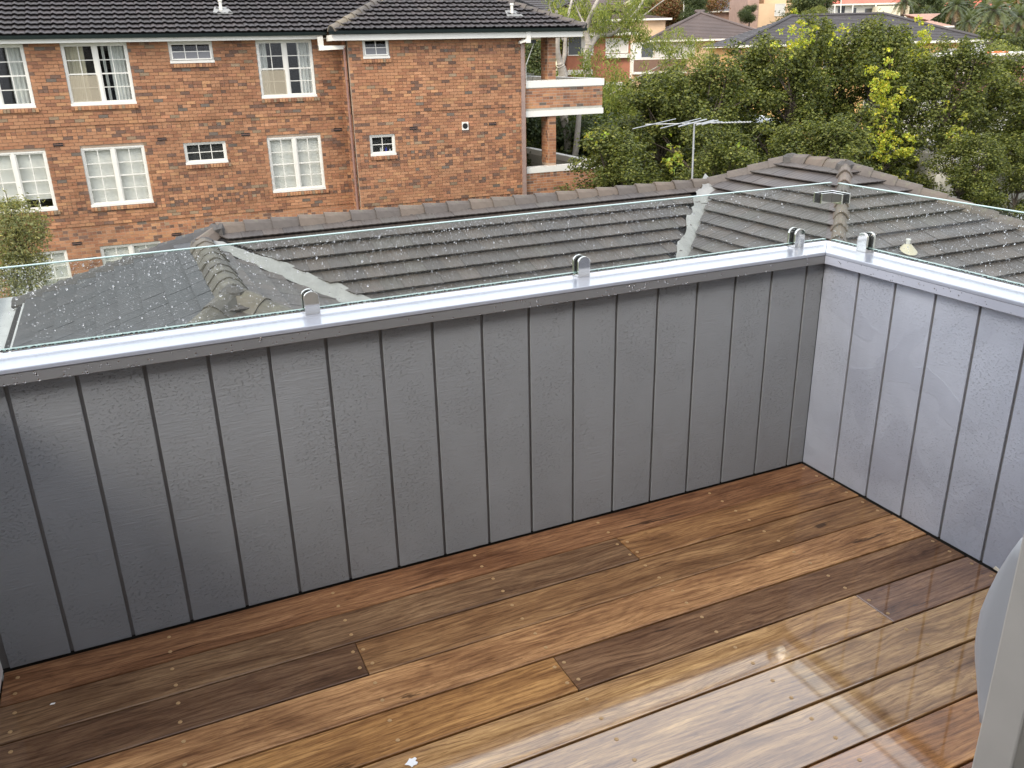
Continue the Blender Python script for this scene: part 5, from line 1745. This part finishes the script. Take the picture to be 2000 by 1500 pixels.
# brown roofed block behind, top centre
block('apartment_block', 'dark brown hipped roof rising behind the gum tree', 1165, 1300, 38, 78, 12, M_tan, M_r2, 1.3, over=0.5)
block('apartment_block', 'wide dark roof behind the gum crown, next to the red brick block', 1060, 1200, 42, 84, 14, M_cream2, M_r2, 2.0, over=0.5, base=GZ)
# hillside houses along the top edge
tzb = 0.0
block('house', 'cream house with small windows at the top edge, left of the grey gable roof', 1368, 1452, -14, 150, 10, M_cream2, M_r3, 2.0, base=-2, wins=[(0.1, 0.25, -1.6, -0.6, M_winb), (0.45, 0.6, -2.4, -1.4, M_winb), (0.75, 0.9, -2.4, -1.4, M_winb)])
g1, Lg, zg = block('house', 'house with a grey gabled roof and cream gable at the top edge', 1394, 1500, 21, 110, 9, M_tanbrick, M_r3, 2.6, gable=True, base=-3, yaw=math.radians(12), over=0.4,
      wins=[(0.55, 0.62, -1.0, -0.3, M_winp), (0.8, 0.87, -1.0, -0.3, M_winb)])
t1, Lt, zt_ = block('apartment_block', 'tan rendered block with a brick end wall at the top edge', 1482, 1548, 6, 100, 10, M_tan, None, 0, base=-3, wins=[(0.50, 0.78, 0.25 - 1.6, -0.15, M_winp), (0.35, 0.45, -2.9, -2.4, M_winb)])
mb = MB(); mb.box((-1.3, -0.1, -6), (0.0, 9, 2.0)); mb.build('wall', M_tanbrick, t1)
mb = MB(); mb.box((1.0, 1.5, 0), (Lt - 0.3, 9, 3.0)); mb.build('upper_storey', M_tan, t1)
r1_, Lr, zr = block('house', 'white house with a faded red roof and a veranda at the top edge', 1618, 1757, 8, 105, 9, M_offw, M_redroof, 2.2, base=-3, over=0.7,
                    wins=[(0.14, 0.24, -1.8, -0.2, M_winb), (0.36, 0.40, -1.7, -0.4, M_winb), (0.52, 0.62, -1.8, -0.5, M_winb), (0.70, 0.86, -1.2, -0.4, M_winp)])
mb = MB()
for x in (0.05, 0.3, 0.62): mb.box((x * Lr, -1.0, -2.6), (x * Lr + 0.12, -0.88, 0)); 
mb.box((0, -1.02, -1.85), (0.7 * Lr, -0.98, -1.75)); mb.build('veranda', M_white, r1_)
mb = MB(); mb.box((0.62 * Lr, -1.8, -4), (1.06 * Lr, -0.05, -0.35)); mb.build('wing', M_cream2, r1_)
block('house', 'pinkish tiled roof beside the palms', 1800, 1850, 52, 92, 7, M_offw, simple('pink_tiles', (0.42, 0.27, 0.21), 0.8), 1.4, base=-6)
block('house', 'pale house wall with orange tiles beside the palm at the right', 1840, 1985, 18, 135, 9, M_tanbrick, M_redroof, 1.6, base=-4)
block('house', 'white house on the hill between the palms', 1905, 2010, -6, 150, 9, M_offw, M_r2, 1.8, base=-4, wins=[(0.2, 0.3, -1.6, -0.5, M_winb), (0.6, 0.7, -1.6, -0.5, M_winb)])
block('house', 'cream house at the top edge above the brown roofs', 1195, 1262, -8, 140, 9, M_cream2, M_redroof, 1.5, base=-3, wins=[(0.2, 0.35, -1.8, -0.8, M_winb), (0.6, 0.75, -1.8, -0.8, M_winb)])
block('house', 'brick house at the top edge above the red brick block', 1075, 1120, -6, 120, 9, M_redb, M_r2, 1.5, base=-3, wins=[(0.5, 0.7, -1.8, -0.8, M_winb)])
# white house with glazed upper wall and the red tile roof at the right edge
w1, Lw, zw = block('house', 'white house with a glazed wall and orange flower boxes at the right edge', 1893, 2100, 108, 44, 8, M_offw, None, 0, base=GZ, wins=[(0.10, 0.42, -1.15, -0.22, M_winp), (0.46, 0.9, -1.15, -0.22, M_winp)])
mb = MB(); mb.box((-0.2, -0.4, 0), (Lw, 8, 0.14)); mb.build('roof', M_offw, w1)
mb = MB()
for k in range(26): c = (0.35 + 0.055 * k, -0.3 + 0.05 * math.sin(k * 7), 0.16 + 0.03 * math.cos(k * 5)); mb.box((c[0] - .04, c[1] - .04, c[2] - .03), (c[0] + .04, c[1] + .04, c[2] + .05))
mb.build('flower_box', simple('orange_flowers', (0.7, 0.16, 0.04), 0.8), w1)
block('house', 'small house with a dark red tiled roof at the right edge behind the trees', 1945, 2120, 178, 38, 7, M_offw, simple('dark_red_tiles', (0.25, 0.09, 0.07), 0.8), 1.2, base=GZ, over=0.5)
block('house', 'white rendered house low behind the trees at the right', 1835, 2130, 300, 31, 5, M_offw, None, 0, base=GZ)
block('house', 'pale garden building low behind the trees, right of the aerial', 1440, 1540, 238, 33, 5, simple('bluish_render', (0.55, 0.58, 0.62), 0.8), None, 0, base=GZ)
# satellite dish
dq = at_depth(1909, 97, 43.0)
ds = empty('satellite_dish', tuple(dq), CY, 'round grey satellite dish on the white house near the right edge', 'satellite dish')
mb = MB(); n = 16
for q in range(3):
    ra, rb = 0.37 * q / 3, 0.37 * (q + 1) / 3
    for i in range(n):
        t0, t1_ = 6.283 * i / n, 6.283 * (i + 1) / n
        P_ = [(ra * math.cos(t0), 0.6 * ra ** 2, ra * math.sin(t0)), (rb * math.cos(t0), 0.6 * rb ** 2, rb * math.sin(t0)), (rb * math.cos(t1_), 0.6 * rb ** 2, rb * math.sin(t1_)), (ra * math.cos(t1_), 0.6 * ra ** 2, ra * math.sin(t1_))]
        mb.face([(x, -y, z) for x, y, z in P_])
mb.build('reflector', simple('dish_grey', (0.5, 0.52, 0.52), 0.6), ds)
mb = MB(); mb.tube((0, 0.1, -0.9), (0, 0.05, 0), 0.03, 0.03, 6); mb.tube((0, 0, -0.3), (0, -0.4, 0), 0.012, 0.012, 5); mb.build('arm', M_ali, ds)
# poles and aerials along the skyline
for px, pa, pb, d_, rr, lab in ((1336, -15, 30, 95, 0.06, 'thin pale aerial pole beside the autumn tree'), (1359, -15, 24, 95, 0.11, 'thicker pale pole right of the autumn tree'), (1386, -15, 24, 100, 0.10, 'dark timber pole by the cream house'), (1643, -10, 28, 90, 0.05, 'thin white pole in front of the red-roofed house')):
    a_, b_3 = at_depth(px, pa, d_), at_depth(px, pb + 12, d_)
    o = empty('pole', tuple(b_3), 0, lab, 'pole'); mb = MB(); mb.tube((0, 0, -1), tuple(a_ - b_3), rr, rr * 0.8, 7); mb.build('mast', M_bark if 'timber' in lab else M_offw, o)

# ------------------------------------------------------------------ palms
M_palm = leaf_mat('palm_leaf', 0.25)
def palm_meshes(seed, R=2.4, n=46):
    r = np.random.default_rng(seed)
    V, Fs, tn = [], [], []
    for k in range(n):
        th = k * 2.39996; el = math.radians(80 - 112 * (k / n) + r.normal(0, 5))
        L_ = R * r.uniform(0.85, 1.1); p = np.array([0, 0, 0.]); d = np.array([math.cos(th) * math.cos(el), math.sin(th) * math.cos(el), math.sin(el)])
        m = 12; pts = [p]
        for i in range(m):
            d = d + np.array([0, 0, -0.115 - 0.02 * (i > 6)]); d /= np.linalg.norm(d); p = p + d * L_ / m; pts.append(p)
        pts = np.array(pts); col = np.array([(0.085, 0.11, 0.045), (0.12, 0.14, 0.05), (0.06, 0.08, 0.035)][k % 3]) if k < n * 0.85 else np.array((0.22, 0.15, 0.07))
        for i in range(1, m):
            t = pts[i + 1] - pts[i] if i < m else pts[i] - pts[i - 1]; t /= np.linalg.norm(t)
            s = np.cross(t, [0, 0, 1.]); s /= np.linalg.norm(s) + 1e-9; u = np.cross(s, t)
            ll = 0.52 * math.sin(math.pi * min(0.97, (i + 0.6) / m)) ** 0.6
            for sg in (-1, 1):
                for q in (0, 0.5):
                    b_ = pts[i] + (pts[min(m, i + 1)] - pts[i]) * q
                    tip = b_ + (s * sg * 0.8 + t * 0.6 + u * 0.12 - np.array([0, 0, 0.3])) * ll
                    w = t * 0.035
                    a0 = len(V); V.extend([b_ - w, b_ + w, tip]); Fs.append((a0, a0 + 1, a0 + 2)); tn.append(col * (1 + 0.2 * r.standard_normal()))
    crown = np_mesh('crown', V, Fs, M_palm, np.clip(tn, 0.01, 1))
    tb = MB(); tb.path([(0, 0, -9), (0, 0, -1.2), (0, 0, -0.7), (0, 0, 0.15)], [0.28, 0.30, 0.48, 0.3], 10)
    for k in range(26):
        th = k * 2.4; z = -0.9 + 0.035 * k
        tb.tube((0.3 * math.cos(th), 0.3 * math.sin(th), z), (0.6 * math.cos(th), 0.6 * math.sin(th), z - 0.25 + 0.01 * k), 0.05, 0.02, 5)
    return tb.mesh('trunk', M_bark), crown


pm = [palm_meshes(1), palm_meshes(2)]
for k, (px, py, d_, s, lab) in enumerate(((1942, 22, 82, 1.08, 'largest palm, full crown at the top right'), (1868, 12, 92, 0.85, 'palm with a shaggy trunk between the roofs at the top right'),
                                          (1766, 2, 96, 0.80, 'palm hanging over the dark roof beside the red-roofed house'), (1890, 42, 96, 0.75, 'darker palm half behind the largest palm'),
                                          (1810, 22, 100, 0.45, 'small bluish palm on the hillside'), (1992, 34, 98, 0.8, 'palm cut by the right edge at the top'))):
    q = at_depth(px, py, d_)
    place_tree('palm_tree', pm[k % 2], tuple(q), k * 1.3, s, lab, 'palms on the hillside', 'palm')

# ------------------------------------------------------------------ hillside vegetation
def bush_mesh(seed, cols, wts, size=0.13, per=1700, n=14, sq=0.8):
    r = np.random.default_rng(seed)
    cl = [(np.array([r.normal(0, 1.1), r.normal(0, 1.1), r.uniform(0.5, 3.2)]), r.uniform(0.6, 1.25)) for _ in range(n)]
    P, O = crown_points(r, cl, per, sq)
    V, F = leaf_quads(P, size, r, 0.3, 0.3, outward=O)
    tb = MB(); tb.path([(0, 0, -2.5), (0, 0, 0.5), (0.1, 0, 2.0)], [0.18, 0.14, 0.05], 7)
    return tb.mesh('trunk', M_bark), np_mesh('crown', V, F, M_leaf, tints(len(P), cols, wts, r, 0.2))


BU = [bush_mesh(1, [(0.085, 0.105, 0.035), (0.06, 0.08, 0.028), (0.12, 0.13, 0.045)], [4, 4, 2]),
      bush_mesh(2, [(0.19, 0.21, 0.055), (0.14, 0.17, 0.05), (0.26, 0.26, 0.07)], [4, 4, 2]),
      bush_mesh(3, [(0.23, 0.10, 0.045), (0.16, 0.09, 0.04), (0.14, 0.13, 0.045)], [4, 3, 3]),
      bush_mesh(4, [(0.045, 0.065, 0.025), (0.065, 0.085, 0.03), (0.09, 0.11, 0.035)], [4, 4, 2])]
bl = [
    (1330, 18, 98, 1.2, 2, 'red-brown autumn tree at the top edge, left of the poles'), (1300, 8, 105, 1.3, 2, 'russet tree at the top edge above the brown roof'),
    (1350, 12, 92, 0.8, 3, 'small dark tree between the two pale poles'), (1268, 14, 100, 1.0, 1, 'yellow-green tree at the top edge by the gum crown'),
    (1572, 14, 96, 1.45, 0, 'round olive-green tree right of the tan block'), (1605, 16, 98, 1.0, 3, 'darker olive tree touching the red-roofed house'),
    (1592, 28, 88, 0.5, 1, 'low yellow-green bush behind the dark roof ridge'), (1828, 8, 110, 1.2, 3, 'dark tree between the palms'),
    (1905, 128, 60, 0.8, 0, 'grey-green bush below the largest palm'), (1968, 128, 66, 1.1, 1, 'bright green tree below the largest palm'),
    (2006, 100, 70, 1.2, 0, 'green tree at the right edge below the palms'), (1990, 150, 48, 0.8, 3, 'dark bush at the right edge by the white house'),
    (1895, 98, 62, 0.5, 0, 'small bush at the right end of the dark roof'), (1715, 8, 120, 0.9, 1, 'pale green tree behind the red-roofed house'),
    (1040, 110, 40, 0.7, 0, 'leafy tree seen through the upper brick balcony opening'), (1050, 255, 36, 1.0, 3, 'dark leafy bush seen through the lower brick balcony opening'),
    (1090, 285, 36, 1.0, 3, 'dark bush behind the lower balcony pillar'), (1150, 300, 38, 1.3, 1, 'yellow-green shrub behind the end of the brick balconies'),
    (1170, 330, 34, 1.2, 3, 'dark shrub low behind the tiled ridge, next to the brick block'), (1125, 215, 40, 0.9, 1, 'light green shrub behind the upper balcony'),
    (1245, 245, 40, 1.2, 1, 'yellow-green shrub under the balcony band of the brown-roofed block'), (1190, 275, 42, 1.5, 1, 'light green shrub right of the brick balconies'),
    (1300, 310, 38, 1.4, 0, 'olive shrub behind the dark trees'), (1395, 215, 45, 1.0, 1, 'light shrub between the dark trees'),
    (1100, 60, 56, 0.95, 1, 'green tree just right of the brick block roof'), (1075, 12, 90, 1.0, 1, 'pale tree above the brick block roof end'),
    (1465, 24, 92, 0.5, 3, 'small dark bush by the grey gabled house'),
]
for k, (px, py, d_, s, v, lab) in enumerate(bl):
    q = at_depth(px, py, d_)
    place_tree('garden_tree', BU[v], (q[0], q[1], q[2] - 2.2 * s), k * 0.9, s, lab, None)
# wooded hillside further up, one mass
r = np.random.default_rng(5)
cl = []
for _ in range(1500):
    d_ = r.uniform(105, 330); px = r.uniform(1000, 2150) if r.random() < 0.75 else r.uniform(-200, 1000)
    q = at_depth(px, 60, d_); z = float(terrain(q[0], q[1]))
    cl.append((np.array([q[0], q[1], z + r.uniform(0.5, 3.0)]), r.uniform(1.8, 3.6)))
P, O = crown_points(r, cl, 16, 0.9)
V, F = leaf_quads(P, 0.95, r, 0.3, 0.2, aspect=0.5, outward=O)
o = link('hillside_woods', np_mesh('hillside_woods', V, F, M_leaf, tints(len(P), [(0.085, 0.10, 0.035), (0.06, 0.08, 0.03), (0.13, 0.14, 0.05), (0.15, 0.10, 0.05)], [4, 4, 2, 1], r, 0.2)))
tag(o, 'wooded hillside beyond the houses', 'woods', None, 'stuff')
